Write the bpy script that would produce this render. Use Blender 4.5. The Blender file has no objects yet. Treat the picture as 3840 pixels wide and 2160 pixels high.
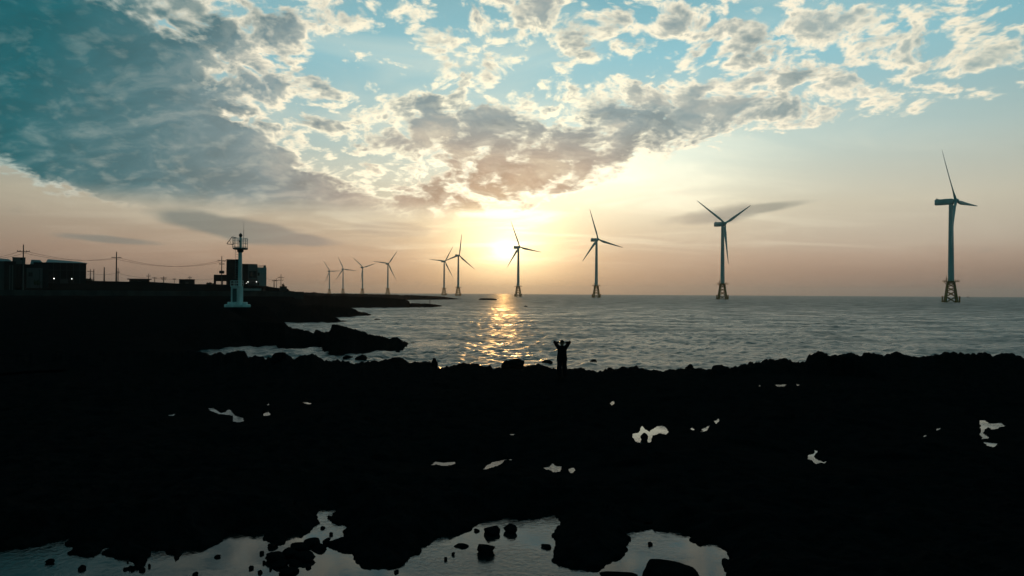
import bpy, bmesh, math, random
import numpy as np
from mathutils import Matrix, Vector

random.seed(7)
rng = np.random.default_rng(11)
SC = bpy.context.scene
COL = SC.collection
R = math.radians

# ------------------------------------------------------------------ camera
CH = 4.8                       # drone height above the sea, metres
FPX = 2560.0                   # focal length in photo pixels (photo 3840 wide -> 24 mm on 36 mm)
PITCH, ROLL = R(0.481), R(0.344)
_F = Vector((0, math.cos(PITCH), math.sin(PITCH)))
_R0 = Vector((1, 0, 0))
_U0 = _R0.cross(_F)
CR = (_R0 * math.cos(ROLL) + _U0 * math.sin(ROLL))
CU = (_U0 * math.cos(ROLL) - _R0 * math.sin(ROLL))
cam_d = bpy.data.cameras.new('camera')
cam_d.sensor_width = 36
cam_d.lens = 36 * FPX / 3840
cam_d.clip_start = 0.1
cam_d.clip_end = 60000
cam = bpy.data.objects.new('camera', cam_d)
COL.objects.link(cam)
cam.matrix_world = Matrix(((CR.x, CU.x, -_F.x, 0), (CR.y, CU.y, -_F.y, 0), (CR.z, CU.z, -_F.z, CH), (0, 0, 0, 1)))
SC.camera = cam


def ray(px, py):
    return (_F + CR * ((px - 1920) / FPX) + CU * ((1080 - py) / FPX)).normalized()


def azel(px, py):
    d = ray(px, py)
    return math.degrees(math.atan2(d.x, d.y)), math.degrees(math.asin(d.z))


def on_z(px, py, z):
    d = ray(px, py)
    t = (z - CH) / d.z
    return Vector((d.x * t, d.y * t, z))


def at(px, py, dist):
    d = ray(px, py)
    h = math.hypot(d.x, d.y)
    return Vector((d.x / h * dist, d.y / h * dist, CH + d.z / h * dist))


def cosa(px):
    """cosine of a pixel column's azimuth: depth = distance * cosa"""
    return 1 / math.sqrt(1 + ((px - 1920) / FPX) ** 2)


# ------------------------------------------------------------------ render settings
SC.view_settings.view_transform = 'Standard'
SC.view_settings.look = 'None'
SC.view_settings.exposure = 0.0
SC.view_settings.gamma = 1.0
SC.view_settings.use_curve_mapping = False
SC.cycles.use_denoising = True
SC.cycles.max_bounces = 4
SC.cycles.diffuse_bounces = 2
SC.cycles.glossy_bounces = 2
SC.cycles.volume_bounces = 0
SC.cycles.adaptive_threshold = 0.02
SC.cycles.sample_clamp_indirect = 4.0
SC.cycles.caustics_reflective = False
SC.cycles.caustics_refractive = False


# ------------------------------------------------------------------ node expressions
class Ex:
    """a scalar socket with arithmetic"""
    nt = None

    def __init__(s, sock):
        s.s = sock

    @staticmethod
    def m(op, *a, clamp=False):
        n = Ex.nt.nodes.new('ShaderNodeMath')
        n.operation = op
        n.use_clamp = clamp
        for i, v in enumerate(a):
            if isinstance(v, Ex):
                Ex.nt.links.new(v.s, n.inputs[i])
            else:
                n.inputs[i].default_value = v
        return Ex(n.outputs[0])

    def __add__(s, o): return Ex.m('ADD', s, o)
    __radd__ = __add__
    def __sub__(s, o): return Ex.m('SUBTRACT', s, o)
    def __rsub__(s, o): return Ex.m('SUBTRACT', o, s)
    def __mul__(s, o): return Ex.m('MULTIPLY', s, o)
    __rmul__ = __mul__
    def __truediv__(s, o): return Ex.m('DIVIDE', s, o)
    def __rtruediv__(s, o): return Ex.m('DIVIDE', o, s)


def sstep(v, a, b, lo=0.0, hi=1.0, kind='SMOOTHSTEP'):
    n = Ex.nt.nodes.new('ShaderNodeMapRange')
    n.interpolation_type = kind
    Ex.nt.links.new(v.s, n.inputs['Value'])
    n.inputs['From Min'].default_value = a
    n.inputs['From Max'].default_value = b
    n.inputs['To Min'].default_value = lo
    n.inputs['To Max'].default_value = hi
    return Ex(n.outputs[0])


def gexp(v): return Ex.m('EXPONENT', v)


def ramp(v, stops, a, b):
    """colour ramp over v in [a, b]; stops = [(v, (r, g, b) sRGB 0..255)]"""
    f = sstep(v, a, b, kind='LINEAR')
    n = Ex.nt.nodes.new('ShaderNodeValToRGB')
    Ex.nt.links.new(f.s, n.inputs[0])
    e = n.color_ramp.elements
    while len(e) < len(stops):
        e.new(0.5)
    for el, (p, c) in zip(e, stops):
        el.position = (p - a) / (b - a)
        el.color = (*[lin(q) for q in c], 1)
    return n.outputs[0]


def lin(c):
    c /= 255.0
    return c / 12.92 if c <= 0.04045 else ((c + 0.055) / 1.055) ** 2.4


def cmix(f, a, b, mode='MIX'):
    n = Ex.nt.nodes.new('ShaderNodeMix')
    n.data_type = 'RGBA'
    n.blend_type = mode
    for i, v in ((0, f), (6, a), (7, b)):
        if isinstance(v, Ex):
            v = v.s
        if isinstance(v, bpy.types.NodeSocket):
            Ex.nt.links.new(v, n.inputs[i])
        elif i == 0:
            n.inputs[i].default_value = v
        else:
            n.inputs[i].default_value = (*v, 1)
    return n.outputs[2]


def cscale(c, f):
    n = Ex.nt.nodes.new('ShaderNodeVectorMath')
    n.operation = 'SCALE'
    if isinstance(c, bpy.types.NodeSocket):
        Ex.nt.links.new(c, n.inputs[0])
    else:
        n.inputs[0].default_value = c
    if isinstance(f, Ex):
        Ex.nt.links.new(f.s, n.inputs['Scale'])
    else:
        n.inputs['Scale'].default_value = f
    return n.outputs[0]


def vadd(a, b):
    n = Ex.nt.nodes.new('ShaderNodeVectorMath')
    n.operation = 'ADD'
    for i, v in ((0, a), (1, b)):
        if isinstance(v, bpy.types.NodeSocket):
            Ex.nt.links.new(v, n.inputs[i])
        else:
            n.inputs[i].default_value = v
    return n.outputs[0]


def comb(x, y, z):
    n = Ex.nt.nodes.new('ShaderNodeCombineXYZ')
    for i, v in enumerate((x, y, z)):
        if isinstance(v, Ex):
            Ex.nt.links.new(v.s, n.inputs[i])
        else:
            n.inputs[i].default_value = v
    return n.outputs[0]


def noise(vec, scale, detail, rough, dist=0.0, out=0, dim='3D'):
    n = Ex.nt.nodes.new('ShaderNodeTexNoise')
    n.noise_dimensions = dim
    Ex.nt.links.new(vec, n.inputs['Vector'])
    n.inputs['Scale'].default_value = scale
    n.inputs['Detail'].default_value = detail
    n.inputs['Roughness'].default_value = rough
    n.inputs['Distortion'].default_value = dist
    return Ex(n.outputs[0]) if out == 0 else n.outputs[1]


# ------------------------------------------------------------------ sky: clear air, glow round the sun, cloud layer
SUN_AZ, SUN_EL = azel(1890, 940)
SUN = Vector((math.sin(R(SUN_AZ)) * math.cos(R(SUN_EL)), math.cos(R(SUN_AZ)) * math.cos(R(SUN_EL)), math.sin(R(SUN_EL))))

world = bpy.data.worlds.new('World')
SC.world = world
world.use_nodes = True
nt = Ex.nt = world.node_tree
for n in list(nt.nodes):
    nt.nodes.remove(n)
tc = nt.nodes.new('ShaderNodeTexCoord')
nrm = nt.nodes.new('ShaderNodeVectorMath')
nrm.operation = 'NORMALIZE'
nt.links.new(tc.outputs['Generated'], nrm.inputs[0])
DIR = nrm.outputs[0]
sep = nt.nodes.new('ShaderNodeSeparateXYZ')
nt.links.new(DIR, sep.inputs[0])
X, Y, Z0 = (Ex(sep.outputs[i]) for i in range(3))
Zc = Ex.m('MAXIMUM', Z0, 0.0)
AZ = Ex.m('ARCTAN2', X, Y) * 57.2958
EL = Ex.m('ARCSINE', Zc) * 57.2958
dt = nt.nodes.new('ShaderNodeVectorMath')
dt.operation = 'DOT_PRODUCT'
nt.links.new(DIR, dt.inputs[0])
dt.inputs[1].default_value = SUN
SA = Ex.m('ARCCOSINE', Ex.m('MINIMUM', Ex(dt.outputs['Value']), 0.99999)) * 57.2958

# the physical sky carries a little of the light; the rest is the dusk gradient seen in the photograph
sky = nt.nodes.new('ShaderNodeTexSky')
sky.sky_type = 'NISHITA'
sky.sun_disc = False
sky.sun_elevation = R(SUN_EL)
sky.sun_rotation = R(SUN_AZ)
sky.air_density = 1.0
sky.dust_density = 1.5

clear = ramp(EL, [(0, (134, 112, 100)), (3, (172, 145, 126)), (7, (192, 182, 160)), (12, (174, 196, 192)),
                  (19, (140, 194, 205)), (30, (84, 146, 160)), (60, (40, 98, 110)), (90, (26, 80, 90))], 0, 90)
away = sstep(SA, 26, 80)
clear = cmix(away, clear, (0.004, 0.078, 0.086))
# a little darker towards the cloud bank on the left
clear = cscale(clear, sstep(AZ, -40, 4, 0.86, 1.0))
# thin high veil, streaked
PV = comb(X / (Zc + 0.12), Y / (Zc + 0.12), 0.0)
mpv = nt.nodes.new('ShaderNodeMapping')
nt.links.new(PV, mpv.inputs[0])
mpv.inputs['Rotation'].default_value = (0, 0, R(28))
mpv.inputs['Scale'].default_value = (0.8, 1.7, 1)
veil = noise(mpv.outputs[0], 1.2, 4, 0.55, 0.6, dim='2D')
veil = sstep(veil, 0.40, 0.78) * sstep(SA, 4, 45, 1.0, 0.0) * sstep(EL, 1.0, 6.0)
clear = cmix(sstep(AZ, 6, 30) * sstep(EL, 16, 6) * sstep(EL, 1.5, 5) * 0.22, clear, (0.75, 0.74, 0.62))
clear = cmix(veil * 0.45, clear, (0.93, 0.88, 0.68))
# glow
asx = (AZ - (SUN_AZ)) ; asy = EL - SUN_EL
def gl(sx, sy, dx=0.0, dy=0.0):
    a = (asx - dx) / sx; b = (asy - dy) / sy
    return gexp((a * a + b * b) * -1.0)
g_core = gl(4.2, 2.8, 0.3, 0.5) * (veil * 0.8 + 0.6)
g_mid = gl(6.0, 4.2, 0.3, 0.6)
g_wide = gl(15.0, 7.5, 3.0, 4.0)
g_right = gl(11.0, 3.8, 9.0, 6.3)
g_disc = gl(1.0, 0.8, 0.1, 0.05)
glow = vadd(vadd(cscale((1.05, 0.97, 0.60), g_core), cscale((0.52, 0.33, 0.10), g_mid)),
            vadd(cscale((0.22, 0.19, 0.12), g_wide), cscale((0.44, 0.42, 0.30), g_right)))
clear = vadd(vadd(clear, glow), cscale((0.9, 0.85, 0.6), g_disc))
clear = vadd(clear, cscale(sky.outputs[0], 0.004))

# ---- clouds: fractal noise on a layer seen in perspective, thicker in the banks the photograph shows
PC = comb(X / (Zc + 0.33), Y / (Zc + 0.33), 0.0)
wr = noise(PC, 5.0, 2, 0.5, out=1, dim='2D')
PW = vadd(PC, cscale(vadd(wr, (-0.5, -0.5, -0.5)), 0.07))


AEV = comb(AZ, EL, 0.0)


def ell(px, py, rx, ry, rot, w, hard=1.0):
    """one cloud bank: centre and radii given as photo pixels, turned into degrees of azimuth and elevation"""
    a0, e0 = azel(px, py)
    k = 57.2958 / FPX
    mp = nt.nodes.new('ShaderNodeMapping')
    mp.vector_type = 'TEXTURE'
    nt.links.new(AEV, mp.inputs[0])
    mp.inputs['Location'].default_value = (a0, e0, 0)
    mp.inputs['Rotation'].default_value = (0, 0, -R(rot))
    mp.inputs['Scale'].default_value = (rx * k, ry * k, 1)
    dp = nt.nodes.new('ShaderNodeVectorMath')
    dp.operation = 'DOT_PRODUCT'
    nt.links.new(mp.outputs[0], dp.inputs[0])
    nt.links.new(mp.outputs[0], dp.inputs[1])
    q = Ex(dp.outputs['Value'])
    if hard > 1:
        q = Ex.m('POWER', q, hard)
    return Ex.m('POWER', 0.36788, q) * w


BANKS = [  # px, py, rx, ry, rotation (clockwise, degrees), weight, hardness
    (60, 300, 820, 320, 24, 0.40, 2), (640, 610, 620, 165, 14, 0.38, 3), (100, 150, 620, 330, 30, 0.22, 1),
    (1150, 745, 360, 70, 8, 0.22, 1), (620, 380, 420, 170, 20, 0.16, 1),
    (1850, 560, 520, 150, 4, 0.26, 2), (1640, 430, 240, 110, 10, 0.20, 1), (2200, 570, 430, 90, -10, 0.22, 1),
    (1850, 740, 620, 90, -8, 0.30, 1), (1450, 740, 330, 120, 12, 0.16, 1),
    (2750, 420, 560, 100, 2, 0.24, 1), (3150, 400, 330, 60, 2, 0.16, 1), (2380, 400, 260, 110, 10, 0.16, 1),
    (1050, 70, 430, 130, 0, 0.22, 1), (2050, 40, 420, 130, 10, 0.14, 1), (1680, 190, 230, 80, 28, 0.13, 1),
    (2860, 180, 260, 130, 10, 0.16, 1), (3550, 200, 420, 110, 22, 0.15, 1), (3250, 60, 380, 80, 5, 0.06, 1),
    (2500, 110, 220, 90, 10, 0.08, 1), (1000, 270, 300, 80, 15, 0.12, 1), (1230, 450, 260, 120, 20, 0.06, 1),
    (1390, 250, 130, 170, -25, -0.18, 1), (1300, 180, 140, 60, 0, -0.08, 1), (3000, 680, 800, 110, 0, -0.30, 1),
    (3600, 560, 520, 180, 0, -0.30, 1), (2350, 270, 420, 60, 0, -0.12, 1), (60, 760, 420, 80, 22, -0.45, 1),
]
cov = None
for b in BANKS:
    e = ell(*b)
    cov = e if cov is None else cov + e
lowfade = sstep(EL, 5.6, 8.0)
base_cov = cov + sstep(EL, 9.0, 17.0, -0.04, 0.085)


def density(vec):
    fb = noise(vec, 11.5, 7, 0.58, 0.1, dim='2D')
    vo = nt.nodes.new('ShaderNodeTexVoronoi')
    vo.feature = 'F1'
    vo.voronoi_dimensions = '2D'
    nt.links.new(vec, vo.inputs['Vector'])
    vo.inputs['Scale'].default_value = 25.0
    vo.inputs['Detail'].default_value = 2.0
    vo.inputs['Roughness'].default_value = 0.55
    return fb + (0.45 - Ex(vo.outputs['Distance'])) * 0.16


n0 = density(PW)
# step towards the sun along the cloud layer
SP = (SUN.x / (max(SUN.z, 0) + 0.33), SUN.y / (max(SUN.z, 0) + 0.33), 0.0)
sub = nt.nodes.new('ShaderNodeVectorMath')
sub.operation = 'SUBTRACT'
sub.inputs[0].default_value = SP
nt.links.new(PC, sub.inputs[1])
nn = nt.nodes.new('ShaderNodeVectorMath')
nn.operation = 'NORMALIZE'
nt.links.new(sub.outputs[0], nn.inputs[0])
n1 = density(vadd(PW, cscale(nn.outputs[0], 0.030)))
thr = 0.60
d0 = n0 + base_cov - thr
d1 = n1 + base_cov - thr
alpha = sstep(d0, -0.05, 0.12) * lowfade
thick = sstep(d0, 0.02, 0.26)
relief = (d0 - d1) * 3.0 * (1.0 - sstep(d0, 0.06, 0.34) * 0.82)
lit = Ex.m('SUBTRACT', 1.0 - thick, relief * -1.0)
lit = Ex.m('ADD', lit, 0.0, clamp=True)

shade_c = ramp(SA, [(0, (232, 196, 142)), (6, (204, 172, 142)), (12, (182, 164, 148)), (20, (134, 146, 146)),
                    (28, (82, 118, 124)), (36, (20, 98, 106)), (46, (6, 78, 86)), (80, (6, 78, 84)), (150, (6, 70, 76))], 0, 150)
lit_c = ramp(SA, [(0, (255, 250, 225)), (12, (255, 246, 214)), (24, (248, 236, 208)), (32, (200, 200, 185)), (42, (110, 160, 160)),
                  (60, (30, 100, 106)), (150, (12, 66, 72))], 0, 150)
# the right-hand side stays pale further from the sun than the bank on the left
shade_r = cmix(sstep(AZ, 2, 26), shade_c, ramp(SA, [(0, (200, 176, 145)), (15, (178, 176, 164)), (30, (160, 176, 174)), (45, (120, 156, 160)), (75, (14, 86, 92)), (150, (6, 70, 76))], 0, 150))
lit_r = cmix(sstep(AZ, 2, 26), lit_c, ramp(SA, [(0, (255, 250, 225)), (25, (252, 240, 212)), (40, (236, 226, 200)), (70, (60, 110, 114)), (150, (12, 66, 72))], 0, 150))
shade_r = cmix(sstep(EL, 9.5, 15.5) * sstep(SA, 30, 20) * 0.85, shade_r, (lin(140), lin(160), lin(163)))
# paler, thinner streaks inside the thick bank
mpb = nt.nodes.new('ShaderNodeMapping')
nt.links.new(PW, mpb.inputs[0])
mpb.inputs['Rotation'].default_value = (0, 0, R(-35))
mpb.inputs['Scale'].default_value = (1.2, 1.7, 1)
mot = noise(mpb.outputs[0], 3.6, 6, 0.62, 0.3, dim='2D')
shade_r = cmix(sstep(mot, 0.48, 0.72) * sstep(SA, 14, 30, 0.5, 0.34), shade_r, ramp(SA, [(0, (250, 226, 180)), (14, (222, 206, 182)), (26, (190, 188, 176)), (36, (128, 160, 160)), (50, (40, 112, 118)), (90, (10, 64, 70)), (150, (8, 58, 64))], 0, 150))
shade_r = cscale(shade_r, sstep(mot, 0.30, 0.55, 0.82, 1.0))
cloud = cmix(lit, shade_r, cscale(lit_r, 1.12))
cloud = vadd(cloud, cscale((1.0, 0.9, 0.65), gl(10, 6.5, 1, 4) * lit * 0.35))
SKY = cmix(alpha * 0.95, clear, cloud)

# low lens-shaped clouds near the horizon
wl = noise(PC, 3.0, 5, 0.5, dim='2D')
def lens(px, py, rx, ry, rot, w):
    e = ell(px, py, rx, ry, rot, 1.0, 1.2) + (wl - 0.5) * 1.3
    return sstep(e, 0.25, 0.75) * w
lens_a = None
for L in [(900, 862, 260, 44, 9, .8), (1060, 893, 240, 26, 4, .8), (2640, 815, 240, 40, -5, .7), (2830, 786, 200, 20, -6, .6), (430, 900, 190, 16, 3, .5),
          (1480, 860, 170, 30, 2, .3)]:
    e = lens(*L)
    lens_a = e if lens_a is None else Ex.m('MAXIMUM', lens_a, e)
SKY = cmix(lens_a, SKY, ramp(SA, [(0, (226, 190, 150)), (12, (170, 152, 138)), (22, (128, 130, 122)), (34, (96, 118, 118)), (90, (14, 82, 90))], 0, 90))

bg = nt.nodes.new('ShaderNodeBackground')
bg.inputs['Strength'].default_value = 1.0
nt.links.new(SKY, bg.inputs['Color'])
wo = nt.nodes.new('ShaderNodeOutputWorld')
nt.links.new(bg.outputs[0], wo.inputs['Surface'])
world.cycles.sampling_method = 'MANUAL'
world.cycles.sample_map_resolution = 512

sun_d = bpy.data.lights.new('sun', 'SUN')
sun_d.energy = 0.13
sun_d.angle = R(0.6)
sun_d.color = (1.0, 0.52, 0.16)
sun_o = bpy.data.objects.new('sun', sun_d)
COL.objects.link(sun_o)
sun_o.rotation_euler = (-SUN).to_track_quat('-Z', 'Y').to_euler()
# ==SKYEND==


# ------------------------------------------------------------------ materials
MATS = {}


def mat(name, rgb, rough=0.7, spec=0.3, var=0.25, scale=3.0, bump=0.0, metal=0.0, streak=False):
    m = bpy.data.materials.new(name)
    m.use_nodes = True
    t = Ex.nt = m.node_tree
    b = t.nodes['Principled BSDF']
    b.inputs['Roughness'].default_value = rough
    b.inputs['Specular IOR Level'].default_value = spec
    b.inputs['Metallic'].default_value = metal
    c = t.nodes.new('ShaderNodeTexCoord')
    src = c.outputs['Object']
    if streak:
        mp = t.nodes.new('ShaderNodeMapping')
        t.links.new(src, mp.inputs[0])
        mp.inputs['Scale'].default_value = (1, 1, 0.12)
        src = mp.outputs[0]
    f = noise(src, scale, 6, 0.6)
    lo = tuple(v * (1 - var) for v in rgb)
    hi = tuple(min(1, v * (1 + var * 0.6)) for v in rgb)
    t.links.new(cmix(sstep(f, 0.3, 0.7), lo, hi), b.inputs['Base Color'])
    if bump:
        bn = t.nodes.new('ShaderNodeBump')
        bn.inputs['Distance'].default_value = bump
        bn.inputs['Strength'].default_value = 1.0
        t.links.new(noise(src, scale * 4, 5, 0.6).s, bn.inputs['Height'])
        t.links.new(bn.outputs[0], b.inputs['Normal'])
    MATS[name] = m
    return m


def glow_mat(name, rgb, strength):
    m = bpy.data.materials.new(name)
    m.use_nodes = True
    b = m.node_tree.nodes['Principled BSDF']
    b.inputs['Base Color'].default_value = (0.8, 0.8, 0.8, 1)
    b.inputs['Emission Color'].default_value = (*rgb, 1)
    b.inputs['Emission Strength'].default_value = strength
    MATS[name] = m
    return m


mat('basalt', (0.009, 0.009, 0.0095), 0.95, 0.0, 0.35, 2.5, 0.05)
mat('white_paint', (0.70, 0.70, 0.69), 0.45, 0.4, 0.10, 0.25, streak=True)
mat('beacon_white', (0.80, 0.80, 0.78), 0.6, 0.35, 0.30, 1.5, 0.004, streak=True)
mat('yellow_steel', (0.40, 0.20, 0.03), 0.55, 0.4, 0.25, 0.6, streak=True)
mat('grey_steel', (0.22, 0.23, 0.24), 0.5, 0.4, 0.2, 4.0)
mat('dark_steel', (0.04, 0.04, 0.045), 0.5, 0.4, 0.2, 4.0)
mat('pale_render', (0.30, 0.30, 0.29), 0.9, 0.2, 0.3, 0.5, 0.01, streak=True)
mat('grey_render', (0.11, 0.115, 0.115), 0.9, 0.2, 0.3, 0.5, 0.01, streak=True)
mat('dark_cladding', (0.022, 0.023, 0.025), 0.8, 0.1, 0.3, 0.5, streak=True)
mat('sheet_roof', (0.20, 0.22, 0.23), 0.6, 0.3, 0.25, 0.8)
mat('old_concrete', (0.05, 0.05, 0.048), 0.95, 0.1, 0.35, 0.4, 0.02, streak=True)
mat('glass_dark', (0.01, 0.012, 0.014), 0.15, 0.3, 0.1, 1.0)
mat('pole_concrete', (0.09, 0.09, 0.088), 0.9, 0.2, 0.2, 2.0)
mat('cable_black', (0.02, 0.02, 0.02), 0.7, 0.2, 0.1, 2.0)
mat('road_asphalt', (0.05, 0.05, 0.05), 0.95, 0.05, 0.3, 0.6)
mat('leaf_dark', (0.035, 0.05, 0.025), 0.8, 0.1, 0.4, 3.0)
mat('skin_tone', (0.15, 0.09, 0.06), 0.6, 0.3, 0.08, 8.0)
mat('black_cotton', (0.010, 0.010, 0.011), 0.95, 0.03, 0.2, 20.0)
mat('dark_denim', (0.010, 0.011, 0.014), 0.95, 0.03, 0.2, 20.0)
mat('hair_black', (0.008, 0.007, 0.006), 0.6, 0.1, 0.2, 30.0)
mat('boat_paint', (0.08, 0.09, 0.10), 0.6, 0.3, 0.2, 1.0)
glow_mat('lamp_white', (1.0, 0.97, 0.9), 3.0)
MATS['skin_tone'].node_tree.nodes['Principled BSDF'].inputs['Specular IOR Level'].default_value = 0.2


# ------------------------------------------------------------------ mesh helpers
class MB:
    def __init__(s):
        s.v, s.f = [], []

    def add(s, vs, fs):
        o = len(s.v)
        s.v += [tuple(p) for p in vs]
        s.f += [tuple(i + o for i in f) for f in fs]
        return s

    def box(s, x0, x1, y0, y1, z0, z1):
        vs = [(x, y, z) for z in (z0, z1) for y in (y0, y1) for x in (x0, x1)]
        return s.add(vs, [(0, 2, 3, 1), (4, 5, 7, 6), (0, 1, 5, 4), (2, 6, 7, 3), (0, 4, 6, 2), (1, 3, 7, 5)])

    def tube(s, p0, p1, r0, r1=None, n=8, caps=True):
        p0, p1 = Vector(p0), Vector(p1)
        r1 = r0 if r1 is None else r1
        d = (p1 - p0).normalized()
        a = d.orthogonal().normalized()
        b = d.cross(a)
        vs = []
        for p, r in ((p0, r0), (p1, r1)):
            for i in range(n):
                t = 2 * math.pi * i / n
                vs.append(p + a * (r * math.cos(t)) + b * (r * math.sin(t)))
        fs = [(i, (i + 1) % n, n + (i + 1) % n, n + i) for i in range(n)]
        if caps:
            fs += [tuple(range(n - 1, -1, -1)), tuple(range(n, 2 * n))]
        return s.add(vs, fs)

    def lathe(s, prof, n=20, cx=0, cy=0):
        vs = [(cx + r * math.cos(2 * math.pi * i / n), cy + r * math.sin(2 * math.pi * i / n), z) for r, z in prof for i in range(n)]
        fs = [(k * n + i, k * n + (i + 1) % n, (k + 1) * n + (i + 1) % n, (k + 1) * n + i) for k in range(len(prof) - 1) for i in range(n)]
        fs += [tuple(range(n - 1, -1, -1)), tuple(range((len(prof) - 1) * n, len(prof) * n))]
        return s.add(vs, fs)

    def loft(s, rings, cap=True):
        n = len(rings[0])
        vs = [p for r in rings for p in r]
        fs = [(k * n + i, k * n + (i + 1) % n, (k + 1) * n + (i + 1) % n, (k + 1) * n + i) for k in range(len(rings) - 1) for i in range(n)]
        if cap:
            fs += [tuple(range(n - 1, -1, -1)), tuple(range((len(rings) - 1) * n, len(rings) * n))]
        return s.add(vs, fs)

    def ring(s, c, r, tr, n=24, m=6):
        """a horizontal torus"""
        vs = []
        for i in range(n):
            t = 2 * math.pi * i / n
            for j in range(m):
                u = 2 * math.pi * j / m
                q = r + tr * math.cos(u)
                vs.append((c[0] + q * math.cos(t), c[1] + q * math.sin(t), c[2] + tr * math.sin(u)))
        return s.add(vs, [(i * m + j, ((i + 1) % n) * m + j, ((i + 1) % n) * m + (j + 1) % m, i * m + (j + 1) % m) for i in range(n) for j in range(m)])

    def mesh(s, name, m, smooth=False, bevel=0.0):
        me = bpy.data.meshes.new(name)
        me.from_pydata(s.v, [], s.f)
        if bevel:
            bm = bmesh.new()
            bm.from_mesh(me)
            bmesh.ops.bevel(bm, geom=bm.edges[:], offset=bevel, segments=2, affect='EDGES', profile=0.6)
            bm.to_mesh(me)
            bm.free()
        me.materials.append(MATS[m])
        if smooth:
            me.polygons.foreach_set('use_smooth', [True] * len(me.polygons))
            me.set_sharp_from_angle(angle=R(38))
        me.update()
        return me

    def build(s, name, m, parent=None, smooth=False, bevel=0.0):
        return link(name, s.mesh(name, m, smooth, bevel), parent)


def link(name, data, parent=None):
    o = bpy.data.objects.new(name, data)
    COL.objects.link(o)
    if parent is not None:
        o.parent = parent
    return o


def tag(o, label=None, cat=None, group=None, kind=None):
    if label: o['label'] = label
    if cat: o['category'] = cat
    if group: o['group'] = group
    if kind: o['kind'] = kind
    return o


def empty(name, loc=(0, 0, 0), rz=0.0):
    o = link(name, None)
    o.empty_display_size = 0.3
    o.location = loc
    o.rotation_euler = (0, 0, rz)
    return o


def grid_mesh(name, P, m, smooth=True):
    """P: rows x cols x 3 array of positions"""
    r, c = P.shape[:2]
    me = bpy.data.meshes.new(name)
    i = np.arange(r * c).reshape(r, c)
    q = np.stack([i[:-1, :-1], i[:-1, 1:], i[1:, 1:], i[1:, :-1]], -1).reshape(-1, 4)
    nf = len(q)
    me.vertices.add(r * c)
    me.vertices.foreach_set('co', P.reshape(-1).astype(np.float32))
    me.loops.add(nf * 4)
    me.loops.foreach_set('vertex_index', q.reshape(-1).astype(np.int32))
    me.polygons.add(nf)
    me.polygons.foreach_set('loop_start', np.arange(0, nf * 4, 4, dtype=np.int32))
    me.polygons.foreach_set('use_smooth', np.full(nf, smooth))
    me.update(calc_edges=True)
    me.materials.append(MATS[m])
    return me


# ------------------------------------------------------------------ numpy noise
_TAB = rng.random((256, 256))


def vnoise(x, y, s=0):
    x = x + s * 17.31
    y = y + s * 9.73
    xi, yi = np.floor(x).astype(int), np.floor(y).astype(int)
    fx, fy = x - xi, y - yi
    fx = fx * fx * (3 - 2 * fx)
    fy = fy * fy * (3 - 2 * fy)
    a, b = _TAB[xi & 255, yi & 255], _TAB[(xi + 1) & 255, yi & 255]
    c, d = _TAB[xi & 255, (yi + 1) & 255], _TAB[(xi + 1) & 255, (yi + 1) & 255]
    return (a * (1 - fx) + b * fx) * (1 - fy) + (c * (1 - fx) + d * fx) * fy


def fbm(x, y, f=1.0, o=5, g=0.5, s=0):
    t, a, n = 0.0, 1.0, 0.0
    for k in range(o):
        t = t + a * vnoise(x * f, y * f, s + k)
        n += a
        a *= g
        f *= 2.03
    return t / n


def knobs(x, y, f=1.0, o=4, s=0):
    """rounded lumps, as in pillowy weathered lava"""
    t, a, n = 0.0, 1.0, 0.0
    for k in range(o):
        t = t + a * (1 - np.abs(2 * vnoise(x * f, y * f, s + 3 * k) - 1)) ** 0.7
        n += a
        a *= 0.5
        f *= 2.1
    return t / n


def smooth01(t):
    t = np.clip(t, 0, 1)
    return t * t * (3 - 2 * t)


# ------------------------------------------------------------------ sea
def sea_material():
    m = bpy.data.materials.new('sea_water')
    m.use_nodes = True
    t = Ex.nt = m.node_tree
    b = t.nodes['Principled BSDF']
    b.inputs['Base Color'].default_value = (0.006, 0.045, 0.046, 1)
    b.inputs['IOR'].default_value = 1.333
    at_ = t.nodes.new('ShaderNodeAttribute')
    at_.attribute_name = 'chop'
    c = t.nodes.new('ShaderNodeTexCoord')
    mp = t.nodes.new('ShaderNodeMapping')
    t.links.new(c.outputs['Object'], mp.inputs[0])
    mp.inputs['Rotation'].default_value = (0, 0, R(30))
    mp.inputs['Scale'].default_value = (1, 1.7, 1)
    gust = noise(mp.outputs[0], 0.09, 5, 0.65, 0.5)
    t.links.new((Ex(at_.outputs['Fac']) * sstep(gust, 0.35, 0.65, 0.60, 1.25)).s, b.inputs['Roughness'])
    h = noise(mp.outputs[0], 0.16, 3, 0.6, 0.4) * 0.5 + noise(mp.outputs[0], 1.3, 4, 0.65, 0.4) * 0.09 + noise(mp.outputs[0], 3.6, 3, 0.65, 0.3) * 0.06
    bn = t.nodes.new('ShaderNodeBump')
    bn.inputs['Distance'].default_value = 1.0
    bn.inputs['Strength'].default_value = 1.0
    t.links.new(h.s, bn.inputs['Height'])
    t.links.new(bn.outputs[0], b.inputs['Normal'])
    MATS['sea_water'] = m


sea_material()


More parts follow.
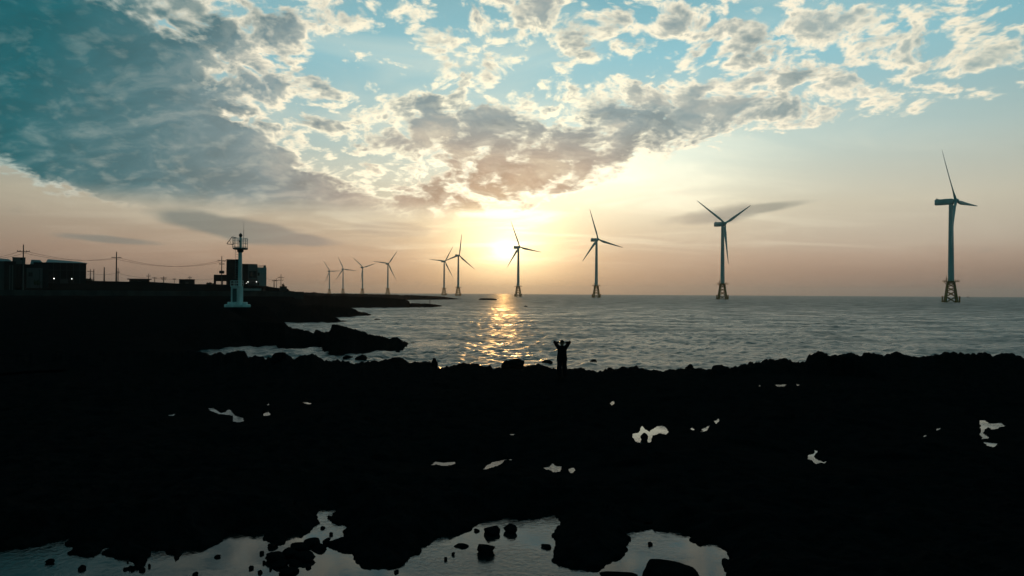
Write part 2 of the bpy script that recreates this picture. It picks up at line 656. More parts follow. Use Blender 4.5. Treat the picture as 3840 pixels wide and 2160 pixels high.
def pool_material():
    m = bpy.data.materials.new('pool_water')
    m.use_nodes = True
    t = Ex.nt = m.node_tree
    b = t.nodes['Principled BSDF']
    b.inputs['Base Color'].default_value = (0.004, 0.010, 0.010, 1)
    b.inputs['IOR'].default_value = 1.333
    b.inputs['Roughness'].default_value = 0.06
    g = t.nodes.new('ShaderNodeNewGeometry')
    h = noise(g.outputs['Position'], 9.0, 4, 0.6, 0.6)
    calm = sstep(noise(g.outputs['Position'], 0.45, 2, 0.5), 0.42, 0.58, 0.06, 1.0)
    bn = t.nodes.new('ShaderNodeBump')
    bn.inputs['Distance'].default_value = 1.0
    t.links.new((h * calm * 0.010).s, bn.inputs['Height'])
    bn.inputs['Strength'].default_value = 1.0
    t.links.new(bn.outputs[0], b.inputs['Normal'])
    MATS['pool_water'] = m


pool_material()

az = np.radians(np.linspace(-43, 43, 1080))
ds = [34.0]
while ds[-1] < 270:
    ds.append(ds[-1] + 0.145 * (ds[-1] / 45) ** 1.28)
while ds[-1] < 12000:
    ds.append(ds[-1] * 1.07)
ds = np.array(ds)
gap = np.gradient(ds)
D_, A_ = np.meshgrid(ds, az, indexing='ij')
sx, sy = D_ * np.sin(A_), D_ * np.cos(A_)
G_ = gap[:, None]
sz = np.zeros_like(sx)
NW, TOTAL = 80, 0.26
lams = np.geomspace(0.38, 4.2, NW)
miss = np.zeros(len(ds))
for i, l in enumerate(lams):
    k = 2 * math.pi / l
    th = R(-58) + rng.normal(0, 0.75)
    s_ = TOTAL * math.sqrt(2 / NW) * (1.25 - 0.70 * min(1, l / 4.2))
    keep = np.exp(-(2.2 * gap / l) ** 2)
    miss += (1 - keep) * s_ * s_ / 2
    ph = rng.random() * 6.283
    use = keep > 0.01
    arg = k * (sx[use] * math.sin(th) + sy[use] * math.cos(th)) + ph
    sz[use] += (s_ / k) * keep[use][:, None] * (np.sin(arg) + 0.25 * np.sin(2 * arg + 1.57))
sz *= 0.55 + 0.9 * fbm(sx, sy, 0.05, 3, 0.5, 5)
me = grid_mesh('sea', np.stack([sx, sy, sz], -1), 'sea_water')
# the rest of the circle, far from the view, as plain sheets
bmx = bmesh.new()
bmx.from_mesh(me)
def pv(a, r, z=-0.05): return bmx.verts.new((r * math.sin(a), r * math.cos(a), z))
aa = [R(43) + i * R(274) / 24 for i in range(25)]
for i in range(24):
    bmx.faces.new((pv(aa[i], 34), pv(aa[i], 12000), pv(aa[i + 1], 12000), pv(aa[i + 1], 34)))
bmx.to_mesh(me)
bmx.free()
chop = np.full(len(me.vertices), 0.3, np.float32)
rough = np.sqrt(np.sqrt(miss) * (0.62 + 0.45 * smooth01((ds - 150) / 250)) + 0.002)
chop[:sx.size] = np.repeat(rough, sx.shape[1])
me.attributes.new('chop', 'FLOAT', 'POINT').data.foreach_set('value', chop)
tag(link('sea', me), kind='structure')

# ------------------------------------------------------------------ foreshore: black lava with rock pools
SIL = [(-300, 1330), (300, 1325), (725, 1316), (743, 1318), (798, 1332), (820, 1324), (849, 1327), (871, 1317), (922, 1320), (931, 1341), (954, 1330), (967, 1341),
       (1029, 1340), (1033, 1327), (1067, 1321), (1106, 1350), (1131, 1332), (1148, 1336), (1174, 1328), (1191, 1340), (1236, 1357), (1255, 1350),
       (1298, 1355), (1340, 1362), (1426, 1353), (1494, 1341), (1541, 1362), (1609, 1355), (1640, 1377), (1695, 1375), (1725, 1362), (1767, 1367),
       (1807, 1368), (1821, 1379), (1835, 1370), (1853, 1383), (1881, 1376), (1968, 1374), (1993, 1372), (2016, 1365), (2051, 1375), (2084, 1385),
       (2126, 1386), (2138, 1384), (2163, 1380), (2182, 1379), (2196, 1391), (2207, 1387), (2242, 1393), (2256, 1390), (2284, 1380), (2308, 1385), (2333, 1376),
       (2359, 1382), (2382, 1371), (2420, 1387), (2471, 1391), (2554, 1385), (2589, 1367), (2605, 1383), (2655, 1386), (2674, 1371), (2719, 1372), (2738, 1381),
       (2795, 1362), (2859, 1354), (2884, 1347), (2954, 1347), (2985, 1355), (3020, 1358), (3030, 1333), (3074, 1319), (3131, 1335), (3195, 1324), (3220, 1334),
       (3252, 1322), (3315, 1330), (3363, 1319), (3392, 1335), (3455, 1340), (3506, 1330), (3569, 1319), (3620, 1329), (3690, 1322), (3728, 1335), (3779, 1323),
       (3840, 1340), (4200, 1330)]


def azt(pts):
    a, t = [], []
    for p in pts:
        d = ray(*p)
        a.append(math.atan2(d.x, d.y))
        t.append(d.z / math.hypot(d.x, d.y))
    return np.array(a), np.array(t)


ZP = 0.45                                     # level of the rock pools
sa, st = azt(SIL)
cols = np.radians(np.linspace(-42, 42, 1060))
trow = np.linspace(4.1 / 8.4, 4.1 / 42.5, 430)
fd = 4.1 / trow
FD, FA = np.meshgrid(fd, cols, indexing='ij')
FD = FD / np.cos(FA)
fx, fy = FD * np.sin(FA), FD * np.cos(FA)
tc_ = np.interp(cols, sa, st)
tc_ = tc_ + (knobs(cols * 170, cols * 0 + 3.3, 1.0, 4, 2) - 0.62) * 0.0062
crest = (38.6 + 1.2 * np.sin(cols * 23) + 0.9 * np.sin(cols * 51 + 1)) / np.cos(cols)
zc = CH + tc_ * crest
crest2, zc2 = crest[None, :], zc[None, :]
plain = 0.72 + 0.34 * (knobs(fx, fy, 0.55, 4, 1) - 0.55) + 0.16 * (knobs(fx, fy, 2.3, 3, 7) - 0.55) + 0.30 * (fbm(fx, fy, 0.09, 3, 0.5, 4) - 0.5)
w = smooth01((FD - (crest2 - 5)) / 5)
fz = plain * (1 - w) + zc2 * w
fz = np.where(FD > crest2, zc2 - (FD - crest2) * 0.9 + 0.1 * (knobs(fx, fy, 1.3, 3, 3) - 0.5), fz)
fz = np.where(FD < crest2 - 0.25, np.minimum(fz, CH + (tc_[None, :] - 0.0030) * FD), fz)


def cropmap(pts, ox, oy, s):
    return [(ox + x / s, oy + y / s) for x, y in pts]


POOLS = []
POOLS.append([(-200, 2070), (0, 2062), (170, 2035), (250, 2020), (262, 2050), (290, 2082), (360, 2086), (392, 2050), (430, 2038), (385, 2082), (475, 2095), (478, 2122), (500, 2135),
              (530, 2122), (545, 2082), (560, 2062), (615, 2058), (640, 2100), (650, 2103), (670, 2075), (690, 2060), (760, 2060), (830, 2030), (840, 2012), (890, 1998),
              (945, 2008), (970, 2000), (1010, 2030), (1050, 2042), (1085, 2010), (1150, 2000), (1190, 1972), (1215, 1960), (1190, 1940), (1186, 1912), (1195, 1905),
              (1240, 1915), (1285, 1902), (1258, 1930), (1245, 1950), (1270, 1965), (1298, 1982), (1290, 2010), (1270, 2020), (1222, 2034), (1250, 2056), (1310, 2066),
              (1340, 2112), (1390, 2134), (1440, 2120), (1480, 2128), (1545, 2086), (1600, 2050), (1650, 2010), (1720, 2000), (1745, 1990), (1762, 1974), (1800, 1960), (1812, 1954), (1875, 1944),
              (1930, 1946), (2000, 1940), (2060, 1930), (2085, 1927), (2100, 1945), (2090, 1975), (2080, 2020), (2072, 2060), (2078, 2105), (2110, 2125), (2160, 2136),
              (2230, 2130), (2300, 2105), (2345, 2090), (2358, 2070), (2350, 2020), (2360, 2000), (2395, 1985), (2450, 1982), (2500, 1988), (2570, 1994), (2580, 2025),
              (2620, 2045), (2680, 2038), (2715, 2060), (2735, 2100), (2720, 2120), (2706, 2160), (2690, 2240), (2000, 2260), (1000, 2260), (-200, 2260)])
CA = lambda p: cropmap(p, 0, 1460, 1.84)
CB = lambda p: cropmap(p, 1200, 1460, 1.61)
CC = lambda p: cropmap(p, 2300, 1240, 1.5753)
POOLS += [
    CA([(1425, 128), (1470, 130), (1520, 160), (1560, 155), (1570, 135), (1600, 145), (1615, 175), (1680, 200), (1682, 222), (1640, 232), (1610, 224), (1606, 184), (1560, 178), (1500, 170), (1450, 150)]),
    CA([(1813, 148), (1835, 158), (1857, 153), (1864, 182), (1816, 188)]), CA([(1843, 104), (1862, 94), (1858, 112), (1846, 112)]),
    CA([(2076, 90), (2105, 86), (2135, 92), (2162, 98), (2130, 107), (2100, 98)]), CA([(1140, 176), (1185, 173), (1210, 166), (1202, 184), (1170, 184)]),
    CA([(2038, 775), (2048, 775), (2050, 797), (2036, 797)]),
    CB([(640, 461), (680, 448), (690, 432), (740, 440), (810, 431), (822, 450), (790, 466), (740, 467), (700, 459)]),
    CB([(975, 488), (1000, 460), (1050, 435), (1105, 423), (1157, 419), (1157, 430), (1110, 432), (1105, 450), (1050, 471), (1010, 486)]),
    CB([(1345, 468), (1385, 465), (1400, 443), (1415, 458), (1462, 463), (1448, 500), (1410, 504), (1380, 487), (1362, 488)]),
    CB([(1493, 484), (1525, 466), (1547, 490), (1525, 513), (1500, 497)]),
    CB([(1888, 265), (1930, 255), (1945, 216), (1960, 235), (1990, 255), (2010, 238), (2040, 219), (2078, 219), (2109, 258), (2095, 277), (2050, 266), (2012, 282), (1990, 324), (1950, 333), (1905, 320), (1886, 295)]),
    CB([(2236, 235), (2255, 226), (2274, 238), (2265, 249), (2240, 247)]), CB([(2296, 242), (2330, 229), (2357, 217), (2345, 240), (2320, 260), (2300, 255)]),
    CB([(2378, 185), (2392, 188), (2405, 175), (2415, 190), (2402, 202), (2395, 215), (2386, 200)]),
    CB([(1143, 268), (1160, 266), (1177, 268), (1166, 281), (1150, 277)]), CB([(1748, 87), (1764, 68), (1779, 72), (1766, 99)]),
    CC([(1143, 760), (1155, 730), (1180, 725), (1185, 700), (1204, 708), (1195, 740), (1187, 750), (1220, 765), (1240, 772), (1270, 766), (1250, 787), (1225, 784), (1200, 791), (1170, 767)]),
    CC([(2163, 528), (2195, 528), (2220, 548), (2280, 543), (2317, 564), (2260, 582), (2235, 587), (2215, 572), (2187, 582), (2182, 600), (2222, 637), (2173, 644), (2168, 600)]),
    CC([(2178, 653), (2230, 660), (2272, 663), (2245, 692), (2210, 682)]), CC([(1813, 619), (1852, 613), (1832, 630)]), CC([(1893, 597), (1915, 578), (1940, 574), (1917, 592)]),
    CC([(953, 318), (1000, 318), (1022, 312), (1012, 330), (965, 331)]), CC([(1080, 318), (1092, 309), (1102, 320), (1090, 328)]), CC([(1253, 318), (1294, 316), (1292, 329), (1270, 330)]),
    CC([(855, 318), (870, 325), (860, 331)]), CC([(178, 1152), (190, 1133), (234, 1133), (234, 1147), (200, 1154)]),
]


def poly_sd(poly, px, py):
    """signed distance (negative inside) of points to a polygon"""
    n = len(poly)
    best = np.full(px.shape, 1e9)
    ins = np.zeros(px.shape, bool)
    for i in range(n):
        x0, y0 = poly[i]
        x1, y1 = poly[(i + 1) % n]
        ex, ey = x1 - x0, y1 - y0
        t = np.clip(((px - x0) * ex + (py - y0) * ey) / (ex * ex + ey * ey + 1e-12), 0, 1)
        best = np.minimum(best, (px - x0 - t * ex) ** 2 + (py - y0 - t * ey) ** 2)
        if abs(ey) > 1e-9:
            c = ((y0 > py) != (y1 > py)) & (px < ex * (py - y0) / ey + x0)
            ins ^= c
    d = np.sqrt(best)
    return np.where(ins, -d, d)


jx = fx + 0.34 * (fbm(fx, fy, 3.0, 4, 0.65, 21) - 0.5)
jy = fy + 0.50 * (fbm(fx, fy, 3.0, 4, 0.65, 33) - 0.5)
SDM = np.full(fx.shape, 9.0)
RATE = np.full(fx.shape, 0.9)
dnear = np.full((len(POOLS), fx.shape[1]), 1e9)
for k, pl in enumerate(POOLS):
    wp = [on_z(x, y, ZP) for x, y in pl]
    xs, ys = [p.x for p in wp], [p.y for p in wp]
    m = 2.5
    sel = (fx > min(xs) - m) & (fx < max(xs) + m) & (fy > min(ys) - m) & (fy < max(ys) + m)
    small = k > 0
    qx, qy = (fx[sel] + 0.3 * (jx - fx)[sel], fy[sel] + 0.35 * (jy - fy)[sel]) if small else (jx[sel], jy[sel])
    sd = poly_sd([(p.x, p.y) for p in wp], qx, qy)
    d = FD[sel]
    near = d < np.mean([math.hypot(p.x, p.y) for p in wp])
    rate = np.where(near, 0.5, 0.85) * (CH - ZP) / d if k else np.full_like(d, 0.45)
    closer = sd < SDM[sel]
    RATE[sel] = np.where(closer, rate, RATE[sel])
    SDM[sel] = np.minimum(SDM[sel], sd)
    full = np.zeros(fz.shape, bool)
    full[sel] = sd < 0
    dnear[k] = np.where(full, FD, 1e9).min(0)
    # the water lying in the hollow, a flat sheet a little larger than the opening
    mb = MB()
    g = 0.3 if k == 0 else 0.12
    c0 = [(min(xs) - g, min(ys) - (2 if k == 0 else g)), (max(xs) + g, min(ys) - (2 if k == 0 else g)), (max(xs) + g, max(ys) + g), (min(xs) - g, max(ys) + g)]
    mb.add([(x, y, ZP) for x, y in c0], [(0, 1, 2, 3)])
    tag(mb.build('rock_pool', 'pool_water'), kind='structure')
rim = np.clip(np.maximum(fz, ZP + 0.025 + 0.10 * np.clip(SDM, 0, 0.6)), None, ZP + 0.025 + RATE * np.clip(SDM, 0, None))
fz = np.where(SDM > 0, np.where(SDM < 2.4, rim, fz), ZP - 0.03 - np.clip(-SDM * 0.5, 0, 0.35))
for k in range(len(POOLS)):                    # keep the rim on the near side low enough to look over
    dn = dnear[k][None]
    mask = (dn < 1e8) & (FD < dn) & (FD > dn - 6) & (SDM > 0)
    lim = ZP + 0.012 + (CH - ZP) * (1 - FD / dn) * 0.85
    fz[mask] = np.minimum(fz[mask], lim[mask])
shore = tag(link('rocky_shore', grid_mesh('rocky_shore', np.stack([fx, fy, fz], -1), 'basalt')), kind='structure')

# ground under and behind the drone, outside the picture
mb = MB()
prev = None
NA = 72
rr = [0.01, 3, 6, 8.5, 20, 30, 42]
for r in rr:
    row = []
    for i in range(NA + 1):
        a = 2 * math.pi * i / NA
        zz = 0.2 + 0.3 * random.random() if r > 0.1 else 0.3
        inside = abs(math.atan2(math.sin(a), math.cos(a))) < R(41)
        row.append((r * math.sin(a), r * math.cos(a), (0.30 if inside else 0.6) if r < 8.6 else zz))
    if prev:
        for i in range(NA):
            a = 2 * math.pi * (i + 0.5) / NA
            if prev[1] >= 8.4 and abs(math.atan2(math.sin(a), math.cos(a))) < R(41):
                continue
            mb.add([prev[0][i], prev[0][i + 1], row[i + 1], row[i]], [(3, 2, 1, 0)])
    prev = (row, r)
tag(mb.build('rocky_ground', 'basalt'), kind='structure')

# ------------------------------------------------------------------ the coast beyond: spits of lava and the land behind
ccols = np.radians(np.linspace(-46, 2.5, 760))
cd = np.geomspace(41.0, 720.0, 400)
CD, CA_ = np.meshgrid(cd, ccols, indexing='ij')
cx_, cy_ = CD * np.sin(CA_), CD * np.cos(CA_)
kn = knobs(cx_, cy_, 0.16, 5, 41)
fine = knobs(cx_, cy_, 0.6, 4, 43)
cz = np.full_like(cx_, -2.0)


def spit(near_px, top_px, back=0.25, front=0.10, rough=0.4, k=0.5):
    """near_px: near waterline in photo pixels; top_px: skyline of the spit"""
    global cz
    na, ntn = azt(near_px)
    ta, tt = azt(top_px)
    dn = np.interp(ccols, na, CH / -ntn)
    top = np.interp(ccols, ta, tt) + (fbm(ccols * 500, ccols * 0, 1.0, 3, 0.6, 8) - 0.5) * 0.0022 * k
    dc = dn * (1 + front)
    zt = np.clip(CH + top * dc, -1, None)
    df = dc * (1 + back)
    dn2, dc2, df2, zt2 = dn[None], dc[None], df[None], zt[None]
    up = smooth01((CD - dn2) / (dc2 - dn2) * 0.5 + 0.0) * 2
    up = np.minimum(up, 1)
    z1 = -0.4 + (zt2 + 0.4) * up
    z2 = zt2 - (zt2 + 1.5) * smooth01((CD - dc2) / (df2 - dc2))
    z = np.where(CD < dc2, z1, z2)
    lump = rough * ((kn - 0.55) * 1.2 + (fine - 0.55) * 0.6) * np.clip(zt2 + 0.3, 0, 1.5)
    z = z + np.where(CD < dc2 * 0.98, np.minimum(lump, 0.25 * rough), -np.abs(lump) * 0.3)
    z = np.minimum(z, CH + (top[None] + 0.0003) * CD)
    ok = (ccols >= ta.min()) & (ccols <= ta.max())
    z[:, ~ok] = -2
    cz = np.maximum(cz, z)


K7 = lambda p: cropmap(p, 700, 1080, 2.342)
K3 = lambda p: cropmap(p, 1180, 820, 2.8)
spit([(600, 1130), (1500, 1126), (1760, 1124)],
     [(600, 1085), (1100, 1096)] + K3([(0, 773), (100, 785), (360, 787), (700, 795), (860, 800), (1050, 803), (1230, 812), (1340, 818), (1400, 826), (1500, 838), (1575, 850)]) + [(1760, 1128)], 0.30, 0.12, 0.15, 0.6)
spit([(600, 1162), (1330, 1156), (1620, 1155), (1700, 1150)],
     [(600, 1095), (1380, 1112), (1500, 1121)] + K3([(940, 845), (995, 866), (998, 893)]) + K7([(1975, 132), (2060, 136), (2130, 138), (2190, 146), (2240, 156)]) + [(1690, 1156)], 0.22, 0.10, 0.2, 0.6)
spit([(500, 1200), (1270, 1192), (1400, 1186)], [(500, 1130), (1200, 1142), (1320, 1154)] + K7([(1470, 178), (1510, 205), (1560, 213), (1600, 226), (1634, 238)]) + [(1420, 1192)], 0.16, 0.06, 0.3, 0.8)
spit([(500, 1222), (1030, 1212), (1320, 1212)], [(500, 1150), (1100, 1165), (1240, 1178)] + K7([(1320, 262), (1350, 285), (1390, 290), (1432, 305)]) + [(1325, 1216)], 0.14, 0.05, 0.3, 0.8)
spit([(500, 1318), (725, 1314), (922, 1297), (1067, 1315), (1204, 1310), (1216, 1336), (1290, 1342), (1400, 1327), (1511, 1325), (1520, 1312), (1580, 1300)],
     [(500, 1195), (900, 1200)] + K7([(795, 297), (830, 302), (935, 350), (980, 352), (1040, 368), (1070, 366), (1115, 402), (1128, 368), (1150, 362), (1190, 382), (1250, 378), (1268, 345), (1272, 312), (1320, 310), (1390, 332),
                            (1470, 355), (1570, 378), (1578, 392), (1640, 402), (1720, 418), (1785, 446), (1800, 432), (1850, 432), (1900, 462), (1950, 488), (1990, 480), (2030, 486), (2056, 505)]) + [(1590, 1303)], 0.18, 0.12, 0.5, 1.2)
# land rising to the village
SKYL = [(-400, 1050), (324, 1052), (354, 1054), (436, 1056), (575, 1058), (655, 1063), (730, 1066), (800, 1066), (1000, 1073), (1031, 1079), (1080, 1083), (1086, 1091), (1144, 1097), (1400, 1099)]
ga, gt = azt(SKYL)
gtop = np.interp(ccols, ga, gt)
zsky = CH + gtop * 255.0
prof_d = [41, 46, 60, 90, 130, 170, 196, 205, 222]
prof_z = [0.7, 1.0, 1.7, 3.05, 3.3, 3.5, 3.65, 4.7, 4.9]
zg = np.interp(CD, prof_d, prof_z)
zg = zg + smooth01((CD - 215) / 38) * (zsky[None] - 4.9)
zg = np.where(CD > 256, np.minimum(zg, CH + (gtop[None] - 0.0008) * CD), zg)
lumpg = (kn - 0.55) * 1.0 + (fine - 0.55) * 0.4
zg = zg + lumpg * np.interp(CD, [41, 60, 95, 130, 180, 200, 260], [0.5, 0.6, 0.35, 0.6, 0.35, 0.1, 0.1])
zg = np.minimum(zg, CH + (gtop[None] + 0.0005) * np.maximum(CD, 1))
BX, BD = 836 - 0, 90.0
bpos = at(900, 1151.5, 90.0)
near_b = np.hypot(cx_ - bpos.x, cy_ - bpos.y)
mound = bpos.z + 0.03 - np.clip(near_b - 3.2, 0, None) * 1.0 + 0.25 * (fine - 0.75) * smooth01((near_b - 2.4) / 1.5)
zg = np.where(near_b < 7.0, np.minimum(zg, bpos.z + 0.03), zg)
xr = np.interp(cd, [41, 57, 60, 66, 105, 112, 150, 170, 300, 720], [725, 722, 760, 985, 995, 1040, 1090, 1150, 1150, 1150])
ar = np.arctan((xr - 1920) / FPX)
fall = (ar[:, None] - CA_) * CD
fall = fall + 3.0 * (fbm(cx_, cy_, 0.12, 3, 0.5, 60) - 0.5)
zg = np.where(fall > 0, zg * smooth01(fall / 5.0 + 0.15) - 0.3 * (1 - smooth01(fall / 5.0)), -2)
cz = np.maximum(np.maximum(cz, zg), np.where(near_b < 12, mound, -2))
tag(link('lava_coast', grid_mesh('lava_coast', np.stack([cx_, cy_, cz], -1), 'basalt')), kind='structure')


def land_z(x, y):
    d, a = math.hypot(x, y), math.atan2(x, y)
    i = int(np.clip(np.searchsorted(cd, d), 0, len(cd) - 1))
    j = int(np.clip(np.searchsorted(ccols, a), 0, len(ccols) - 1))
    return float(cz[i, j])


# ------------------------------------------------------------------ loose rocks
def rock_mesh(name, w, dpt, h, seed, rough=0.22):
    bm = bmesh.new()
    bmesh.ops.create_icosphere(bm, subdivisions=4, radius=1.0)
    co = np.array([v.co for v in bm.verts])
    s = seed * 3.7
    r = 1 + rough * 2 * (fbm(co[:, 0] * 1.3 + s, co[:, 1] * 1.3 + co[:, 2] * 1.7, 1.0, 5, 0.55, seed) - 0.5) + rough * (knobs(co[:, 0] + co[:, 2] * 0.7, co[:, 1] - co[:, 2] + s, 2.2, 3, seed + 5) - 0.6)
    co = co * r[:, None]
    co = np.sign(co) * np.abs(co) ** 0.86
    rs = np.random.default_rng(seed)
    for _ in range(14):                        # broken faces
        nv_ = rs.normal(size=3)
        nv_ /= np.linalg.norm(nv_)
        over = np.clip(co @ nv_ - rs.uniform(0.55, 0.95), 0, None)
        co = co - over[:, None] * nv_ * 0.85
    co = co * (1 + 0.10 * (knobs(co[:, 0] * 2.4 + s, co[:, 1] * 2.4 - co[:, 2] * 2.1, 1.6, 3, seed + 9) - 0.6))[:, None]
    ex = np.abs(co).max(0)
    co = co / ex * np.array([w / 2, dpt / 2, h / 2])
    for v, c in zip(bm.verts, co):
        v.co = c
    me = bpy.data.meshes.new(name)
    bm.to_mesh(me)
    bm.free()
    me.materials.append(MATS['basalt'])
    me.polygons.foreach_set('use_smooth', [True] * len(me.polygons))
    return me


def boulder(px, py, wpx, hpx, zpl, label, group=None, name='boulder', sink=0.30, deep=1.0):
    """centre and size as seen in the photograph; it rests on the level zpl"""
    g = on_z(px, py + hpx * 0.5, zpl)
    d = math.hypot(g.x, g.y)
    w_ = wpx / FPX * d * cosa(px) ** 2
    hpx = hpx * cosa(px)
    e = (CH - zpl) / d
    dep = min(w_ * deep, max(w_ * 0.5, hpx / FPX * d / max(e, 0.05) * 0.75))
    vis = max(0.05, (hpx / FPX * d - dep * e * 0.5) * (0.62 if zpl > 0 else 1.0))
    h = vis / (1 - sink)
    o = link(name, rock_mesh(name, w_, dep, h, random.randint(1, 99)))
    u = Vector((g.x, g.y, 0)).normalized()
    o.location = (g.x + u.x * dep * 0.45, g.y + u.y * dep * 0.45, zpl + h * (0.5 - sink))
    o.rotation_euler = (0, 0, -math.atan2(g.x, g.y) + random.uniform(-0.1, 0.1))
    return tag(o, label, 'rock', group)


boulder(1843, 1978, 66, 66, ZP, 'dark upright lava boulder leaning on the pool edge beside a rounder one')
boulder(1914, 1973, 54, 58, ZP, 'rounded dark boulder standing in the big rock pool near its back edge')
boulder(1821, 2046, 74, 80, ZP, 'lumpy dark boulder with an overhanging cap alone in the big rock pool')
boulder(2048, 2044, 40, 30, ZP, 'small jagged rock in the pool beside the large block of lava')
boulder(1731, 2047, 60, 14, ZP, 'long flat slab of rock barely above the pool water')
boulder(2523, 2132, 240, 130, ZP, 'broad domed boulder rising from the bright end of the big rock pool')
boulder(2318, 2156, 150, 36, ZP, 'low rounded rock back in the pool water next to the domed boulder')
boulder(2416, 1629, 30, 46, ZP, 'narrow dark stone standing upright in a small pale rock pool')
SM = 'small dark stone poking out of the big rock pool'
for px, py, w_, h_ in [(1787, 1987, 25, 18), (1700, 2078, 14, 10), (1672, 2098, 14, 10), (1486, 2143, 20, 13), (2439, 2039, 20, 14), (307, 2124, 34, 32), (187, 2100, 40, 30),
                       (535, 2139, 30, 13), (815, 2088, 26, 9), (983, 2073, 20, 16), (943, 2128, 22, 18), (1155, 2124, 26, 17), (1236, 1938, 22, 14), (1211, 1977, 20, 14), (1242, 2003, 16, 9),
                       (734, 2153, 26, 14), (990, 2110, 12, 9), (1015, 2134, 12, 8), (975, 2145, 22, 12), (560, 2124, 12, 7)]:
    boulder(px, py, w_, h_, ZP, SM, 'small stones in the big rock pool')
HE = 'dark boulder in the heap that crosses the big rock pool'
for px, py, w_, h_ in [(1030, 2083, 78, 60), (1082, 2064, 84, 62), (1126, 2044, 80, 56), (1166, 2028, 70, 48), (1198, 2048, 60, 42), (1140, 2084, 90, 56), (1086, 2136, 84, 52), (1052, 2108, 70, 48), (1105, 2104, 60, 44), (1022, 2040, 44, 34), (1225, 2022, 34, 26)]:
    boulder(px, py, w_, h_, ZP, HE, 'heap of boulders across the rock pool')
# rocks on the edge of the shore and in the sea
def shore_rock(px, ytop, wpx, hpx, dist, label, name='boulder', deep=1.0):
    p0, p1 = at(px, ytop + hpx, dist), at(px, ytop, dist)
    w_ = wpx / FPX * dist * cosa(px) ** 2
    h = (p1.z - p0.z) * 1.5
    o = link(name, rock_mesh(name, w_, w_ * deep, h, random.randint(1, 99), 0.26))
    o.location = (p0.x, p0.y, p1.z - h / 2)
    o.rotation_euler = (0, 0, -math.atan2(p0.x, p0.y))
    return tag(o, label, 'rock')


shore_rock(1896, 1350, 34, 40, 37.6, 'steep broken block leaning on the tall boulder before the sun glitter')
shore_rock(1925, 1338, 84, 50, 38.0, 'tall jagged boulder on the shore edge in front of the sun glitter')
shore_rock(1627, 1341, 31, 44, 38.0, 'square upright block of lava on the edge of the shore')
shore_rock(1050, 1320, 70, 30, 38.0, 'rounded boulder on the shore edge beside the narrow inlet')
shore_rock(1494, 1340, 60, 24, 38.0, 'low peaked boulder on the shore edge facing the black ridge')
shore_rock(2590, 1366, 26, 22, 38.0, 'small knob of rock alone on the low shore edge')
boulder(2051, 1357, 44, 16, 0.0, 'wet dark rock in the sea just behind the standing person', name='sea_rock', deep=0.8)
boulder(2224, 1353, 30, 12, 0.0, 'small dark rock awash in the sea beyond the shore', name='sea_rock')
boulder(1305, 1337, 42, 16, 0.0, 'blocky dark rock in the water at the foot of the black ridge', name='sea_rock')
boulder(1356, 1341, 52, 24, 0.0, 'larger angular rock in the inlet beside the black ridge', name='sea_rock')
boulder(1830, 1121, 74, 8, 0.0, 'long low skerry far out between the headland and the sun path', name='skerry', deep=0.4)
boulder(1971, 1148, 15, 5, 0.0, 'tiny dark skerry awash in the middle of the sea', name='skerry')
boulder(1415, 1197, 30, 5, 0.0, 'flat dark skerry off the tip of a low lava spit', name='skerry')

# ------------------------------------------------------------------ offshore wind turbines
HUB_H, BLADE_L, JTOP = 82.5, 45.0, 17.0


def blade_mesh():
    rings = []
    st_ = [(0.0, 2.0, 1.0, 0), (0.05, 2.0, 1.0, 0), (0.12, 2.7, 0.62, 16), (0.20, 3.4, 0.34, 13), (0.30, 3.1, 0.26, 10), (0.45, 2.5, 0.22, 7), (0.60, 2.0, 0.2, 4.5), (0.75, 1.5, 0.18, 2.5), (0.9, 0.95, 0.17, 1), (0.97, 0.6, 0.16, 0), (1.0, 0.15, 0.16, 0)]
    for t, ch, th, tw in st_:
        ring = []
        for i in range(12):
            a = 2 * math.pi * i / 12
            yy = ch * 0.5 * math.cos(a) + (ch * 0.18 if t > 0.08 else 0)
            xx = ch * 0.5 * th * math.sin(a) * (1 if t < 0.08 else (0.6 + 0.4 * math.cos(a * 0.5) ** 2))
            c, s_ = math.cos(R(tw)), math.sin(R(tw))
            ring.append((xx * c - yy * s_ + 1.2 * t * t, xx * s_ + yy * c, 1.1 + t * (BLADE_L - 1.1)))
        rings.append(ring)
    return MB().loft(rings).mesh('blade', 'white_paint', True)


def leg_pt(sx_, sy_, z):
    h = 4.3 + (2.2 - 4.3) * (z + 1.5) / (JTOP + 1.5)
    return Vector((sx_ * h, sy_ * h, z))


BLADE = blade_mesh()
TOWER = MB().lathe([(2.3, JTOP + 0.4), (2.28, JTOP + 3), (2.0, 45), (1.6, HUB_H - 2.4)], 28).mesh('tower', 'white_paint', True)
TFLANGE = MB().lathe([(2.45, JTOP - 1.2), (2.45, JTOP + 0.38)], 28).mesh('transition_piece', 'yellow_steel', True)
nac = MB()
nac.loft([[(x, sy_ * hw, z) for sy_, z in ((-1, zb + .5), (-0.86, zb), (0.86, zb), (1, zb + .5), (1, zt - .6), (0.8, zt), (-0.8, zt), (-1, zt - .6))]
          for x, hw, zb, zt in ((-11.6, 1.7, -1.7, 2.0), (-11.2, 1.95, -2.1, 2.35), (-4, 2.1, -2.3, 2.45), (1.0, 2.0, -2.2, 2.2), (2.0, 1.6, -1.6, 1.7))])
NACELLE = nac.mesh('nacelle', 'white_paint', True)
COOL = MB().box(-11.0, -9.2, -1.3, 1.3, 2.3, 3.0).mesh('roof_cooler', 'grey_steel', bevel=0.1)
VANE = MB().tube((-10.6, 0.6, 2.9), (-10.6, 0.6, 4.6), 0.06, n=5).mesh('wind_vane', 'grey_steel')
ANEM = MB().tube((-10.6, -0.6, 2.9), (-10.6, -0.6, 4.2), 0.06, n=5).mesh('anemometer', 'grey_steel')
